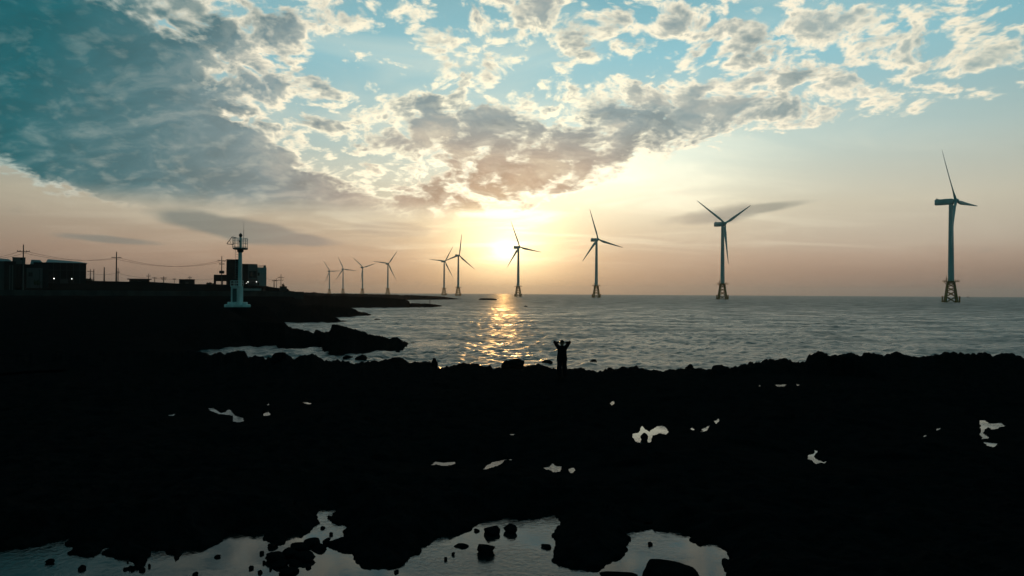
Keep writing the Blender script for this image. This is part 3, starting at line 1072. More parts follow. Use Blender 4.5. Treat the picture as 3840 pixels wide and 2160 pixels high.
HUB = MB().loft([[(x, r * math.cos(2 * math.pi * i / 18), r * math.sin(2 * math.pi * i / 18)) for i in range(18)] for x, r in ((-1.6, 1.5), (-1.2, 1.75), (0.6, 1.75), (1.4, 1.4), (2.0, 0.8), (2.3, 0.15))]).mesh('hub', 'white_paint', True)
JF = MB()
for z in (0.9 * JTOP,):
    for a, b in (((-1, -1), (1, -1)), ((1, -1), (1, 1)), ((1, 1), (-1, 1)), ((-1, 1), (-1, -1))):
        JF.tube(leg_pt(*a, z), leg_pt(*b, z), 0.32, n=6)
JFRAME = JF.mesh('jacket_frame', 'yellow_steel', True)
LEGS = [MB().tube(leg_pt(a, b, -1.5), leg_pt(a, b, JTOP), 0.72, 0.6, 10).mesh('jacket_leg', 'yellow_steel', True) for a in (-1, 1) for b in (-1, 1)]
BAYS = [-0.6, 4.6, 8.8, 12.2, 15.2]
XB = []
for (a, b) in (((-1, -1), (1, -1)), ((1, -1), (1, 1)), ((1, 1), (-1, 1)), ((-1, 1), (-1, -1))):
    for z0, z1 in zip(BAYS[:-1], BAYS[1:]):
        m_ = MB().tube(leg_pt(*a, z0), leg_pt(*b, z1), 0.27, n=6).tube(leg_pt(*b, z0), leg_pt(*a, z1), 0.262, n=6)
        XB.append(m_)
XBM = [m_.mesh('cross_brace', 'yellow_steel', True) for m_ in XB]
lat = MB()
for m_ in XB:
    lat.add(m_.v, m_.f)
LATTICE = lat.mesh('brace_lattice', 'yellow_steel', True)
DECK = MB().box(-5.4, 5.4, -4.2, 4.2, JTOP - 0.5, JTOP - 0.02).mesh('platform_deck', 'yellow_steel', bevel=0.05)
rl = MB()
for z in (JTOP + 0.6, JTOP + 1.2):
    for p, q in (((-5.3, -4.1), (5.3, -4.1)), ((5.3, -4.1), (5.3, 4.1)), ((5.3, 4.1), (-5.3, 4.1)), ((-5.3, 4.1), (-5.3, -4.1))):
        rl.tube((*p, z), (*q, z), 0.06, n=5)
for i in range(9):
    for y in (-4.1, 4.1):
        rl.tube((-5.3 + i * 10.6 / 8, y, JTOP - .1), (-5.3 + i * 10.6 / 8, y, JTOP + 1.2), 0.06, n=5)
RAIL = rl.mesh('railing', 'yellow_steel')
CRANE = MB().tube((-3.6, -2.6, JTOP - .1), (-3.6, -2.6, JTOP + 3.2), 0.3, n=8).tube((-3.6, -2.6, JTOP + 2.4), (-3.3, -2.6, JTOP + 6.4), 0.12, 0.07, n=6).tube((-3.4, -2.6, JTOP + 3.0), (-2.2, -2.6, JTOP + 1.3), 0.1, n=6).mesh('davit_crane', 'yellow_steel')
STRUT = MB().tube((-5.0, -2.4, JTOP - .4), (-2.6, -2.4, JTOP - 4.0), 0.2, n=6).mesh('deck_strut', 'yellow_steel')


def landing(sx_):
    b = MB()
    for y in (-1.6, 1.6):
        b.tube((sx_ * 6.0, y, -1.2), (sx_ * 6.0, y, 4.9), 0.32, n=8)
    for i in range(6):
        b.tube((sx_ * 6.0, -1.6, 0.3 + i * 0.85), (sx_ * 6.0, 1.6, 0.3 + i * 0.85), 0.09, n=5)
    for z in (1.0, 4.3):
        for y in (-1.6, 1.6):
            b.tube((sx_ * 6.0, y, z), (sx_ * 3.7, y * 1.6, z), 0.2, n=6)
    return b.mesh('boat_landing', 'yellow_steel', True)


LAND = [landing(-1), landing(1)]
TURB = [  # tower px, hub y, base y, rotor turn from the line of sight, blade phase, label
    (3566, 755, 1133, 71, -29, 'largest offshore wind turbine, its rotor turned almost edge-on, nacelle seen from the side'),
    (2709, 838, 1121, 43.5, 60, 'wind turbine with two blades raised in a wide V and one hanging straight down'),
    (2236, 897, 1114, 37.6, -17, 'wind turbine whose blades point up, right and down-left, next to the one before the sun'),
    (1943, 923.6, 1108.6, 36, -21, 'wind turbine standing in front of the low sun, its hub lost in the glare'),
    (1718, 955, 1105.7, 28, 9, 'taller of the two wind turbines whose rotors overlap, one blade almost straight up'),
    (1665, 977, 1104.3, 32, 33, 'shorter of the two wind turbines whose rotors overlap, one blade lying level'),
    (1454, 985, 1101.4, 22, 36, 'far wind turbine with one level blade, tallest of four beyond the headland'),
    (1359, 999.6, 1100.4, 23, -48, 'far wind turbine with two blades spread wide upward beyond the headland'),
    (1286, 1005, 1098.6, 17, -24, 'far wind turbine with a blade tilted slightly below level, next to the farthest one'),
    (1235, 1012.8, 1097.9, 25, -33.5, 'farthest and smallest wind turbine, standing beyond the lava headland'),
]
for k, (px, hy, by, alpha_, ph, lab) in enumerate(TURB):
    dist = HUB_H * FPX / (by - hy)
    p = at(px, by, dist / cosa(px))
    a0 = math.atan2(p.x, p.y)
    f_ = Vector((-math.sin(a0), -math.cos(a0))) * math.cos(R(alpha_)) + Vector((math.cos(a0), -math.sin(a0))) * math.sin(R(alpha_))
    yaw = math.atan2(f_.y, f_.x)
    root = tag(empty('wind_turbine', (p.x, p.y, 0.0)), lab, 'wind turbine', 'offshore wind turbines')
    link('tower', TOWER, root)
    link('transition_piece', TFLANGE, root)
    jz = -a0 + R(8 + 3 * k)
    def jl(name, mesh, par=None):
        o = link(name, mesh, par or root)
        if par is None:
            o.rotation_euler = (0, 0, jz)
        return o
    jf = jl('jacket_frame', JFRAME)
    for m_ in LEGS: jl('jacket_leg', m_, jf)
    if k < 4:
        for m_ in XBM: jl('cross_brace', m_, jf)
    else:
        jl('brace_lattice', LATTICE, jf)
    dk = jl('platform_deck', DECK)
    jl('railing', RAIL, dk); jl('davit_crane', CRANE, dk); jl('deck_strut', STRUT, dk)
    for m_ in LAND: jl('boat_landing', m_)
    tilt = Matrix.Rotation(-R(5.5), 4, 'Y')
    base = Matrix.Translation((0, 0, HUB_H)) @ Matrix.Rotation(yaw, 4, 'Z')
    n_ = link('nacelle', NACELLE, root)
    n_.matrix_local = base
    link('roof_cooler', COOL, n_); link('wind_vane', VANE, n_); link('anemometer', ANEM, n_)
    hm = base @ tilt @ Matrix.Translation((3.6, 0, 0))
    h_ = link('hub', HUB, root)
    h_.matrix_local = hm
    for j in range(3):
        b_ = link('blade', BLADE, root)
        b_.matrix_local = hm @ Matrix.Rotation(-R(ph + 120 * j), 4, 'X')

# ------------------------------------------------------------------ light beacon on the lava
def frame(name, px, zb, dist, label, cat, group=None):
    p = at(px, 1100, dist)
    o = empty(name, (p.x, p.y, zb), -math.atan2(p.x, p.y))
    tag(o, label, cat, group)
    o['_d'] = dist
    del o['_d']
    return o


B = frame('light_beacon', 900, bpos.z, 90.0, 'white harbour light beacon with railed gallery, black lantern and whip mast on the lava', 'beacon')
u = 90.0 / FPX / 3.814          # metres per pixel of the close-up used to measure it
bx_ = lambda x: (x - 461) * u * cosa(900) ** 2
bz = lambda y: (1350 - y) * u * cosa(900)
st1 = MB().box(bx_(242), bx_(612), -1.7, 1.7, -0.5, bz(1313)).build('lower_step', 'beacon_white', B, bevel=0.03)
MB().box(bx_(285), bx_(570), -1.3, 1.3, bz(1313) - .01, bz(1280)).build('upper_step', 'beacon_white', B, bevel=0.03)
room = MB().box(bx_(333), bx_(440), -0.85, 0.75, bz(1280) - .01, bz(1062)).build('pedestal_room', 'beacon_white', B, bevel=0.02)
MB().box(bx_(325), bx_(446), -0.95, 0.85, bz(1062) - .005, bz(1047)).build('roof_slab', 'beacon_white', room, bevel=0.015)
dr = MB().box(bx_(355), bx_(415), -0.90, -0.84, bz(1275), bz(1085)).build('door', 'grey_render', room, bevel=0.01)
MB().tube((bx_(408), -0.95, bz(1180)), (bx_(408), -0.88, bz(1180)), 0.04).build('door_handle', 'dark_steel', dr)
MB().box(bx_(378), bx_(400), -0.93, -0.86, bz(1112), bz(1096)).build('vent', 'dark_steel', room)
MB().box(bx_(434), bx_(505), -0.5, 0.5, bz(1280) - .012, bz(1050)).build('column_base', 'beacon_white', B, bevel=0.02)
col = MB().lathe([(0.235, bz(1052)), (0.21, bz(700)), (0.20, bz(560))], 24, bx_(461), 0).build('column', 'beacon_white', B, True)
g = MB()
for (xa, ya), (xb, yb) in (((328, -.9), (444, -.9)), ((328, -.9), (328, .8)), ((328, .8), (505, .8)), ((505, -.45), (505, .8)), ((444, -.9), (505, -.45))):
    for y in (975, 1010):
        g.tube((bx_(xa), ya, bz(y)), (bx_(xb), yb, bz(y)), 0.022, n=5)
for xa, ya in ((328, -.9), (366, -.9), (405, -.9), (444, -.9), (505, -.45), (328, -.1), (328, .8), (380, .8), (440, .8), (505, .8), (505, .2)):
    g.tube((bx_(xa), ya, bz(1050)), (bx_(xa), ya, bz(975)), 0.022, n=5)
g.build('pedestal_railing', 'beacon_white', B)
MB().lathe([(0.21, bz(572)), (0.37, bz(555)), (0.37, bz(530)), (0.80, bz(527)), (0.86, bz(522)), (0.86, bz(506)), (0.80, bz(504))], 28, bx_(461), 0).build('gallery', 'grey_render', B, True)
g = MB()
gc = (bx_(457), 0)
rg = (550 - 362) / 2 * u
for y in (370, 402, 440, 490):
    g.ring((gc[0], 0, bz(y)), rg, 0.02 if y != 370 else 0.026, 28, 5)
for i in range(12):
    t = 2 * math.pi * i / 12 + 0.2
    g.tube((gc[0] + rg * math.cos(t), rg * math.sin(t), bz(516)), (gc[0] + rg * math.cos(t), rg * math.sin(t), bz(370)), 0.022, n=5)
g.build('gallery_railing', 'beacon_white', B)
lp = MB().lathe([(0.13, bz(508)), (0.12, bz(352))], 16, bx_(461), 0).build('lantern_post', 'beacon_white', B, True)
ln = MB().lathe([(0.10, bz(354)), (0.14, bz(347)), (0.14, bz(341)), (0.20, bz(338)), (0.215, bz(325)), (0.19, bz(310)), (0.11, bz(299)), (0.03, bz(294)), (0.012, bz(286))], 18, bx_(463), 0).build('lantern', 'dark_steel', B, True)
MB().box(bx_(440), bx_(452), -0.2, -0.1, bz(425), bz(395)).build('control_box', 'dark_steel', lp)
MB().tube((bx_(507), 0.3, bz(512)), (bx_(507), 0.3, bz(250)), 0.03, n=6).tube((bx_(507), 0.3, bz(250)), (bx_(507), 0.3, bz(112)), 0.018, 0.012, n=6).build('whip_mast', 'grey_steel', B)
A_p, B_p, C_p = Vector((bx_(270), 0, bz(450))), Vector((bx_(345), 0, bz(350))), Vector((bx_(405), 0, bz(360)))
dpv = (B_p - A_p)
nv = Vector((-dpv.z, 0, dpv.x)).normalized()
pn = MB()
vs = [q + Vector((0, y, 0)) + nv * t for t in (0, 0.04) for q, y in ((A_p, -.45), (A_p, .45), (B_p, .45), (B_p, -.45))]
pn.add(vs, [(0, 1, 2, 3), (7, 6, 5, 4), (0, 4, 5, 1), (1, 5, 6, 2), (2, 6, 7, 3), (3, 7, 4, 0)])
sp_ = pn.build('solar_panel', 'glass_dark', B)
g = MB()
for y in (-.4, .4):
    g.tube(A_p + Vector((0, y, -.02)), (bx_(365), y * .9, bz(458)), 0.022, n=5)
    g.tube(B_p + Vector((0, y, -.02)), (bx_(366), y * .9, bz(458)), 0.018, n=5)
    g.tube(B_p + Vector((0, y, 0)), C_p + Vector((0, y * .5, 0)), 0.022, n=5)
    g.tube((A_p + B_p) / 2 + Vector((0, y, -.02)), (bx_(330), y * .9, bz(454)), 0.018, n=5)
g.build('panel_bracket', 'grey_steel', sp_)
g = MB()
for s_ in (-.17, .17):
    g.tube((bx_(412) + s_, 0.02, bz(1047)), (bx_(412) + s_, 0.02, bz(505)), 0.018, n=5)
for i in range(17):
    z = bz(1040) + i * 0.29
    g.tube((bx_(412) - .17, .02, z), (bx_(412) + .17, .02, z), 0.013, n=5)
for y in (600, 760, 900):
    g.tube((bx_(412), .02, bz(y)), (bx_(461), 0, bz(y)), 0.016, n=5)
g.build('ladder', 'grey_steel', B)

# ------------------------------------------------------------------ village behind the sea wall
def house(name, px, dist, zb, label):
    return frame(name, px, zb, dist, label, 'building')


def loc(px0, dist, root_z):
    return (lambda px: (px - px0) / FPX * dist * cosa(px0) ** 2), (lambda py: at(px0, py, dist).z - root_z)


def window(par, x0, x1, z0, z1, y, frame_m='grey_render'):
    """a recessed pane with a frame round it on a wall whose face is at y"""
    w_ = MB().box(x0, x1, y - 0.015, y + 0.05, z0, z1).build('window', 'glass_dark', par)
    t = 0.10
    f = MB()
    f.box(x0 - t, x1 + t, y - .07, y - .018, z1, z1 + t).box(x0 - t, x1 + t, y - .12, y - .018, z0 - t, z0)
    f.box(x0 - t, x0, y - .07, y - .018, z0, z1).box(x1, x1 + t, y - .07, y - .018, z0, z1)
    if x1 - x0 > 1.2:
        f.box((x0 + x1) / 2 - .04, (x0 + x1) / 2 + .04, y - .06, y - .018, z0, z1)
    f.build('window_frame', frame_m, w_)


def lamp(px, py, dist, root, rz, label, r=0.22):
    """wall lamp with a lit globe"""
    p = at(px, py, dist)
    o = empty('wall_lamp', (p.x, p.y, p.z), -math.atan2(p.x, p.y))
    tag(o, label, 'lamp', 'lit wall lamps')
    MB().box(-.08, .08, .05, .55, .10, .22).build('bracket', 'dark_steel', o)
    MB().lathe([(0.02, -r), (r * .7, -r * .75), (r, -r * .1), (r * .75, r * .6), (0.05, r * .8)], 12).build('globe', 'lamp_white', o, True)
    return o


# three-storey building by the beacon
D1 = 252.0
zb1 = at(920, 1075, D1).z
H1 = house('concrete_building', 920, D1, zb1 - 0.4, 'blocky three-storey concrete building with an open carport, behind the white beacon')
X_, Z_ = loc(920, D1, zb1 - 0.4)
q = lambda cx: 780 + cx / 3.814
r_ = lambda cy: 800 + cy / 3.814
MB().box(X_(q(262)), X_(q(482)), 0, 10, -1, Z_(r_(662))).build('stair_block', 'dark_cladding', H1, bevel=0.06)
mid = MB().box(X_(q(484)), X_(q(704)), -0.6, 9, -1, Z_(r_(723))).build('middle_block', 'grey_render', H1, bevel=0.06)
MB().box(X_(q(484)), X_(q(568)), -0.75, -0.55, -0.9, Z_(r_(726))).build('dark_panel', 'dark_cladding', mid)
window(mid, X_(q(584)), X_(q(694)), Z_(r_(920)), Z_(r_(824)), -0.6)
MB().box(X_(q(580)), X_(q(690)), -0.63, -0.55, -0.9, Z_(r_(978))).build('garage_opening', 'dark_steel', mid)
MB().box(X_(q(570)), X_(q(704)), -1.9, -0.58, Z_(r_(940)), Z_(r_(928))).build('balcony_slab', 'grey_render', mid, bevel=0.03)
rt = MB().box(X_(q(706)), X_(q(838)), 0.2, 9.5, -1, Z_(r_(768))).build('right_block', 'pale_render', H1, bevel=0.06)
window(rt, X_(q(708)), X_(q(736)), Z_(r_(890)), Z_(r_(846)), 0.2, 'pale_render')
window(rt, X_(q(704) + .6), X_(q(734)), Z_(r_(1030)), Z_(r_(986)), 0.2, 'pale_render')
g = MB()
for i in range(6):
    x = X_(q(710 + i * 21))
    g.tube((x, .4, Z_(r_(770))), (x, .4, Z_(r_(739))), 0.05, n=5)
for y in (739, 754):
    g.tube((X_(q(706)), .4, Z_(r_(y))), (X_(q(832)), .4, Z_(r_(y))), 0.05, n=5)
g.build('roof_railing', 'grey_steel', rt)
MB().box(X_(q(795)), X_(q(828)), .8, 2.2, Z_(r_(769)), Z_(r_(738))).build('water_tank', 'dark_steel', rt, bevel=0.05)
cp = MB().box(X_(q(86)), X_(q(261)), 0.5, 7, Z_(r_(971)), Z_(r_(882))).build('carport_roof', 'dark_cladding', H1, bevel=0.05)
for a_, b_ in ((86, 119), (206, 216)):
    MB().box(X_(q(a_)), X_(q(b_)), .7, 1.3, -1.0, Z_(r_(972))).build('carport_post', 'dark_cladding', cp)
tag(MB().box(-4.2, 4.2, -0.4, 0.4, -.6, 1.0).build('garden_wall', 'pale_render', None, bevel=0.04), 'short pale wall in front of the blocky concrete building', 'wall')
gw = bpy.data.objects['garden_wall']
p = at(925, 1094, 225)
gw.location = p
gw.rotation_euler = (0, 0, -math.atan2(p.x, p.y))
lamp(930, 1057, D1 - 1.2, H1, 0, 'small lit lamp beside the balcony of the blocky concrete building', 0.13)
lamp(961.7, 1057, D1 - 1.2, H1, 0, 'small lit lamp by the corner window of the blocky concrete building', 0.13)
lamp(924, 1062, D1 - 1.2, H1, 0, 'dim lit lamp low on the dark panel of the blocky concrete building', 0.09)

# buildings at the left edge
D2 = 238.0
q2 = lambda cx: cx / 6.586
r2 = lambda cy: 900 + cy / 6.586
zb2 = at(150, 1078, D2).z
WH = house('warehouse', 250, D2, zb2, 'long dark warehouse with a pale sloping roof and two lit lamps')
X_, Z_ = loc(250, D2, zb2)
eave, top = Z_(r2(562)), Z_(r2(490))
x0, x1 = X_(q2(1160)), X_(q2(2130))
wl_ = MB().box(x0, x1, 0, 11, -1.5, eave).build('wall', 'dark_cladding', WH, bevel=0.04)
for i in range(1, 6):
    x = x0 + (x1 - x0) * i / 6
    MB().box(x - .07, x + .07, -.08, -.002, -1.4, eave - .1).build('cladding_rib', 'dark_steel', wl_)
MB().box(x0, x1, -.1, -.003, Z_(r2(755)), Z_(r2(745))).build('cladding_band', 'dark_steel', wl_)
MB().box(X_(q2(1480)), X_(q2(1680)), -.06, -.004, -1.4, Z_(r2(960))).build('loading_door', 'dark_steel', wl_)
rf = MB()
vs = [(x0 - .3, -.4, eave), (x1 + .3, -.4, eave), (x1 + .3, 11.3, eave), (x0 - .3, 11.3, eave), (x0 + .1, 5.0, top + .25), (x1 - 1.9, 5.0, top - .25), (x1 - 1.9, 6.2, top - .25), (x0 + .1, 6.2, top + .25)]
rf.add(vs, [(3, 2, 1, 0), (4, 5, 6, 7), (0, 1, 5, 4), (1, 2, 6, 5), (2, 3, 7, 6), (3, 0, 4, 7)])
rf.build('roof', 'sheet_roof', WH)
lamp(202.7, 1044.5, D2 - 1, WH, 0, 'bright lit lamp on the warehouse wall nearer the old white-washed house', 0.15)
lamp(269.2, 1045.7, D2 - 1, WH, 0, 'bright lit lamp on the warehouse wall nearer its open end', 0.13)

D3 = 226.0
zb3 = at(100, 1080, D3).z
OH = house('stone_house', 120, D3, zb3, 'low old house with a pale white-washed wall next to the warehouse')
X_, Z_ = loc(120, D3, zb3)
MB().box(X_(q2(395)), X_(q2(1190)), 0, 8, -1.5, Z_(r2(600))).build('wall', 'dark_cladding', OH, bevel=0.05)
MB().box(X_(q2(650)), X_(q2(1045)), -.25, -.01, -1.4, Z_(r2(690))).build('white_washed_wall', 'grey_render', OH, bevel=0.02)
MB().box(X_(q2(955)), X_(q2(985)), -.33, -.26, -1.4, Z_(r2(720))).build('drain_pipe', 'dark_steel', OH)
MB().box(X_(q2(700)), X_(q2(800)), -.27, -.2, Z_(r2(900)), Z_(r2(800))).build('window', 'glass_dark', OH)
up = MB()
xa, xb, xt = X_(q2(735)), X_(q2(1040)), X_(q2(985))
up.add([(xa, .5, Z_(r2(602))), (xb, .5, Z_(r2(545))), (xb, 6, Z_(r2(545))), (xa, 6, Z_(r2(602))), (xa + .25, 2.5, Z_(r2(478))), (xt, 2.5, Z_(r2(480))), (xt, 4.2, Z_(r2(480))), (xa + .25, 4.2, Z_(r2(478)))],
       [(3, 2, 1, 0), (4, 5, 6, 7), (0, 1, 5, 4), (1, 2, 6, 5), (2, 3, 7, 6), (3, 0, 4, 7)])
up.build('roof', 'sheet_roof', OH)
MB().box(X_(q2(820)), X_(q2(1190)), .2, 7, Z_(r2(605)), Z_(r2(543))).build('attic_wall', 'dark_cladding', OH)
D4 = 244.0
zb4 = at(70, 1078, D4).z
TB = house('flat_roof_house', 70, D4, zb4, 'flat-roofed pale stair tower behind the old white-washed house')
X_, Z_ = loc(70, D4, zb4)
tw = MB().box(X_(q2(298)), X_(q2(620)), 0, 6, -1.5, Z_(r2(432))).build('wall', 'grey_render', TB, bevel=0.06)
MB().box(X_(q2(290)), X_(q2(628)), -.2, 6.2, Z_(r2(432)) - .005, Z_(r2(426))).build('parapet', 'grey_render', tw)
MB().box(X_(q2(490)), X_(q2(560)), -.04, .02, Z_(r2(490)), Z_(r2(438))).build('window', 'glass_dark', tw)
D5 = 216.0
zb5 = at(25, 1083, D5).z
EH = house('pillared_house', 25, D5, zb5, 'dark house with a curved pale roof and two pale pillars beside the flat-roofed stair tower')
X_, Z_ = loc(25, D5, zb5)
ew = MB().box(X_(-60), X_(q2(270)), 1, 9, -1.5, Z_(r2(520))).build('wall', 'grey_render', EH, bevel=0.05)
MB().box(X_(q2(95)), X_(q2(390)), -.6, 7, -1.5, Z_(r2(520))).build('porch', 'dark_cladding', EH, bevel=0.05)
for a_, b_ in ((222, 250), (288, 318)):
    MB().box(X_(q2(a_)), X_(q2(b_)), -.95, -.62, -1.4, Z_(r2(620))).build('pillar', 'grey_render', EH)
rf = MB()
rings = []
for x, zt in ((X_(-62), Z_(r2(470))), (X_(0), Z_(r2(452))), (X_(q2(190)), Z_(r2(458))), (X_(q2(245)), Z_(r2(478))), (X_(q2(275)), Z_(r2(492)))):
    zl = Z_(r2(524))
    rings.append([(x, .6, zl), (x, 9.4, zl), (x, 7, zt), (x, 3, zt)])
rf.loft(rings).build('roof', 'sheet_roof', EH)


def shed(x0, x1, yt, yb, dist, label, over):
    zb = at((x0 + x1) / 2, yb, dist).z
    o = house('shed', (x0 + x1) / 2, dist, zb - 0.5, label)
    w_ = (x1 - x0) / FPX * dist * cosa(x0) ** 2
    h = (yb - yt) / FPX * dist * cosa(x0) + .5
    s_ = MB().box(-w_ / 2 + over, w_ / 2 - over, 0, 5, -1, h - .25).build('wall', 'dark_cladding', o, bevel=0.03)
    MB().box(-w_ / 2, w_ / 2, -.4, 5.4, h - .25, h).build('roof', 'dark_cladding', o, bevel=0.03)
    MB().box(-.5, .5, -.03, .02, -.9, h * .55).build('door', 'dark_steel', s_)


shed(476, 569, 1045, 1060, 262, 'long low shed with an overhanging flat roof on the skyline', 0.6)
shed(670, 731, 1047, 1067, 262, 'small boxy shed on the skyline between the poles and the carport', 0.05)
shed(855, 905, 1062, 1078, 262, 'low outbuilding tucked behind the beacon column', 0.05)

# sea wall along the foot of the village
pts = [at(x, 1100, 196) for x in range(-300, 1160, 40)]
sw = MB()
rings = []
for p in pts:
    n_ = Vector((p.x, p.y, 0)).normalized()
    rings.append([(p.x, p.y, 3.0), (p.x + n_.x * .7, p.y + n_.y * .7, 3.0), (p.x + n_.x * .7, p.y + n_.y * .7, 5.0), (p.x + n_.x * .25, p.y + n_.y * .25, 5.0)])
sw.loft(rings)
tag(sw.build('sea_wall', 'old_concrete'), 'long low concrete sea wall below the village, running to the headland', 'wall')
rings = []
rd = MB()
for p in pts[:-1]:
    n_ = Vector((p.x, p.y, 0)).normalized()
    rings.append([(p.x + n_.x * a, p.y + n_.y * a, z) for a, z in ((.8, 4.3), (7.0, 4.6), (7.0, 4.98), (.8, 4.82))])
tag(rd.loft(rings).build('coast_road', 'road_asphalt'), kind='structure')
bl = MB().box(-1.1, 1.1, -.8, .8, -.5, 1.3)
tag(bl.build('concrete_block', 'old_concrete', None, bevel=0.05), 'dark concrete block standing at the end of the sea wall', 'block')
bb = bpy.data.objects['concrete_block']
p = at(1062, 1089, 230); bb.location = p; bb.rotation_euler = (0, 0, -math.atan2(p.x, p.y))
# marker post on the low spit
p = on_z(1612, 1146, 0.3)
mo = empty('marker_post', (p.x, p.y, 0.2)); tag(mo, 'short dark marker post at the tip of a low lava spit', 'post')
MB().tube((0, 0, -.5), (0, 0, 1.9), 0.14, 0.11, 8).build('shaft', 'dark_steel', mo)
MB().box(-.25, .25, -.25, .25, 1.85, 2.0).build('cap', 'dark_steel', mo)


# ------------------------------------------------------------------ power poles and lines
def pole(px, ytop, dist, zb, arms, label, group, trans=False, r=0.16, rungs=False):
    p = at(px, ytop, dist)
    o = empty('power_pole', (p.x, p.y, zb), -math.atan2(p.x, p.y))
    tag(o, label, 'power pole', group)
    h = p.z - zb
    MB().tube((0, 0, -1), (0, 0, h), r * 1.25, r * .7, 10).build('mast', 'pole_concrete', o)
    for dz, hw in arms:
        hw = hw * cosa(px) ** 2
        dz = dz * cosa(px)
        a_ = MB().tube((-hw, 0, h - dz - .1), (0, 0, h - dz), .085, n=6).tube((0, 0, h - dz), (hw, 0, h - dz - .1), .085, n=6).build('crossarm', 'dark_steel', o)
        for s_ in (-1, -.55, .55, 1):
            MB().lathe([(.05, h - dz - .12), (.11, h - dz), (.06, h - dz + .1), (.1, h - dz + .2), (.04, h - dz + .26)], 8, s_ * hw * .97, 0).build('insulator', 'pole_concrete', a_)
    if trans:
        for s_ in (-1, 1):
            MB().lathe([(.1, h - trans - .9), (.38, h - trans - .85), (.38, h - trans), (.1, h - trans + .1)], 14, s_ * .42, 0).build('transformer', 'dark_steel', o, True)
    return o, Vector((p.x, p.y, p.z))


P = 'power poles of the village'
DP = {1: 214.0, 2: 250.0, 3: 249.0}
pole(88, 917, DP[1], 5.0, [(2.1, 1.9)], 'tall power pole with one wide crossarm rising past the stair tower', P)
pole(437, 944, DP[2], 7.5, [(2.1, 1.7)], 'power pole with one crossarm standing alone on the open skyline', P, r=0.2)
pole(832, 960, DP[3], 6.0, [(1.7, 1.45), (2.9, .9)], 'power pole with twin transformers leaning over the carport roof', P, trans=5.0)
SP = 'small distant poles on the skyline'
def bz_(px): return at(px, 1070, 330).z
pole(339, 1010, 330, bz_(339), [(1.0, 1.5)], 'slim distant pole with crossarm nearest the warehouse end', SP, r=.16)
pole(352, 1009, 330, bz_(352), [], 'slim distant pole without crossarm close to the warehouse end', SP, r=.18)
pole(391, 1002, 262, at(391, 1062, 262).z, [], 'bare leaning wooden post on the skyline between warehouse and lone pole', SP, r=.2)
pole(443, 1005, 330, bz_(443), [(2.0, .8)], 'slim distant pole right behind the lone power pole', SP, r=.16)
pole(557, 1026, 330, bz_(557), [(1.2, .9)], 'slim distant pole over the end of the low shed', SP, r=.13)
pole(580, 1039, 330, bz_(580), [(.4, 1.0)], 'short distant pole just past the low shed', SP, r=.14)
pole(614, 1036, 330, bz_(614), [(.8, 1.4), (1.4, 1.0)], 'distant pole with two short crossarms between the two sheds', SP, r=.2)
pole(654, 1043, 330, bz_(654), [(.5, .7)], 'very short thin distant pole beside the small boxy shed', SP, r=.1)
pole(712, 1035, 330, bz_(712), [(.8, .9)], 'slim distant pole behind the small boxy shed', SP, r=.13)
pole(1028, 1050, 300, at(1028, 1084, 300).z, [(.3, .9)], 'short stout pole past the end of the concrete building', SP, r=.2)
pole(1037, 1045, 330, at(1037, 1090, 330).z, [(.9, .8)], 'thin middle pole of the three past the concrete building', SP, r=.12)
pole(1054, 1028, 330, at(1054, 1092, 330).z, [(1.6, 1.5), (2.9, 1.1)], 'tallest pole of the three past the concrete building', SP, r=.16)


def wire(a, b, sag, label, r=0.035, grp='sagging power lines'):
    pts = []
    n = 24
    for i in range(n + 1):
        t = i / n
        p = a.lerp(b, t)
        p.z -= sag * 4 * t * (1 - t)
        pts.append(p)
    m_ = MB()
    rings = []
    for p in pts:
        rings.append([(p.x, p.y, p.z + r), (p.x + r * .87, p.y, p.z - r * .5), (p.x - r * .87, p.y, p.z - r * .5)])
    tag(m_.loft(rings).build('power_line', 'cable_black'), label, 'cable', grp)


pa = at(88, 943, DP[1]); pb = at(437, 967, DP[2]); pc = at(832, 979, DP[3])
pl = at(-120, 968, 205)
for s_, nm in ((-1.2, 'first'), (1.2, 'second')):
    e = Vector((s_, 0, -.05))
    k = 'nearer' if s_ < 0 else 'outer'
    wire(pl + e, pa + e, .8, 'power line running from the tall pole over the pillared house, %s strand' % k, .04)
    wire(pa + e, pb + e, 1.4, 'sagging power line between tall pole and lone pole, %s strand' % k, .04)
    wire(pb + e, pc + e, 2.2, 'sagging power line between lone pole and transformer pole, %s strand' % k, .04)
lows = [(300, 1030), (339, 1026), (443, 1024), (557, 1041), (712, 1046), (805, 1044)]
lp_ = [at(x, y, 325) for x, y in lows]
for i, (a, b) in enumerate(zip(lp_[:-1], lp_[1:])):
    wire(a, b, .5, ['low distant cable emerging beside the warehouse', 'low distant cable in the open gap behind the lone power pole', 'low distant cable behind the long low shed', 'low distant cable between the two sheds on the skyline', 'low distant cable running in behind the carport'][i], .045, 'low distant cables')
wire(at(1000, 1045, 320), at(1054, 1036, 330), .9, 'cable dropping from the concrete building to the tallest of three poles', .045)

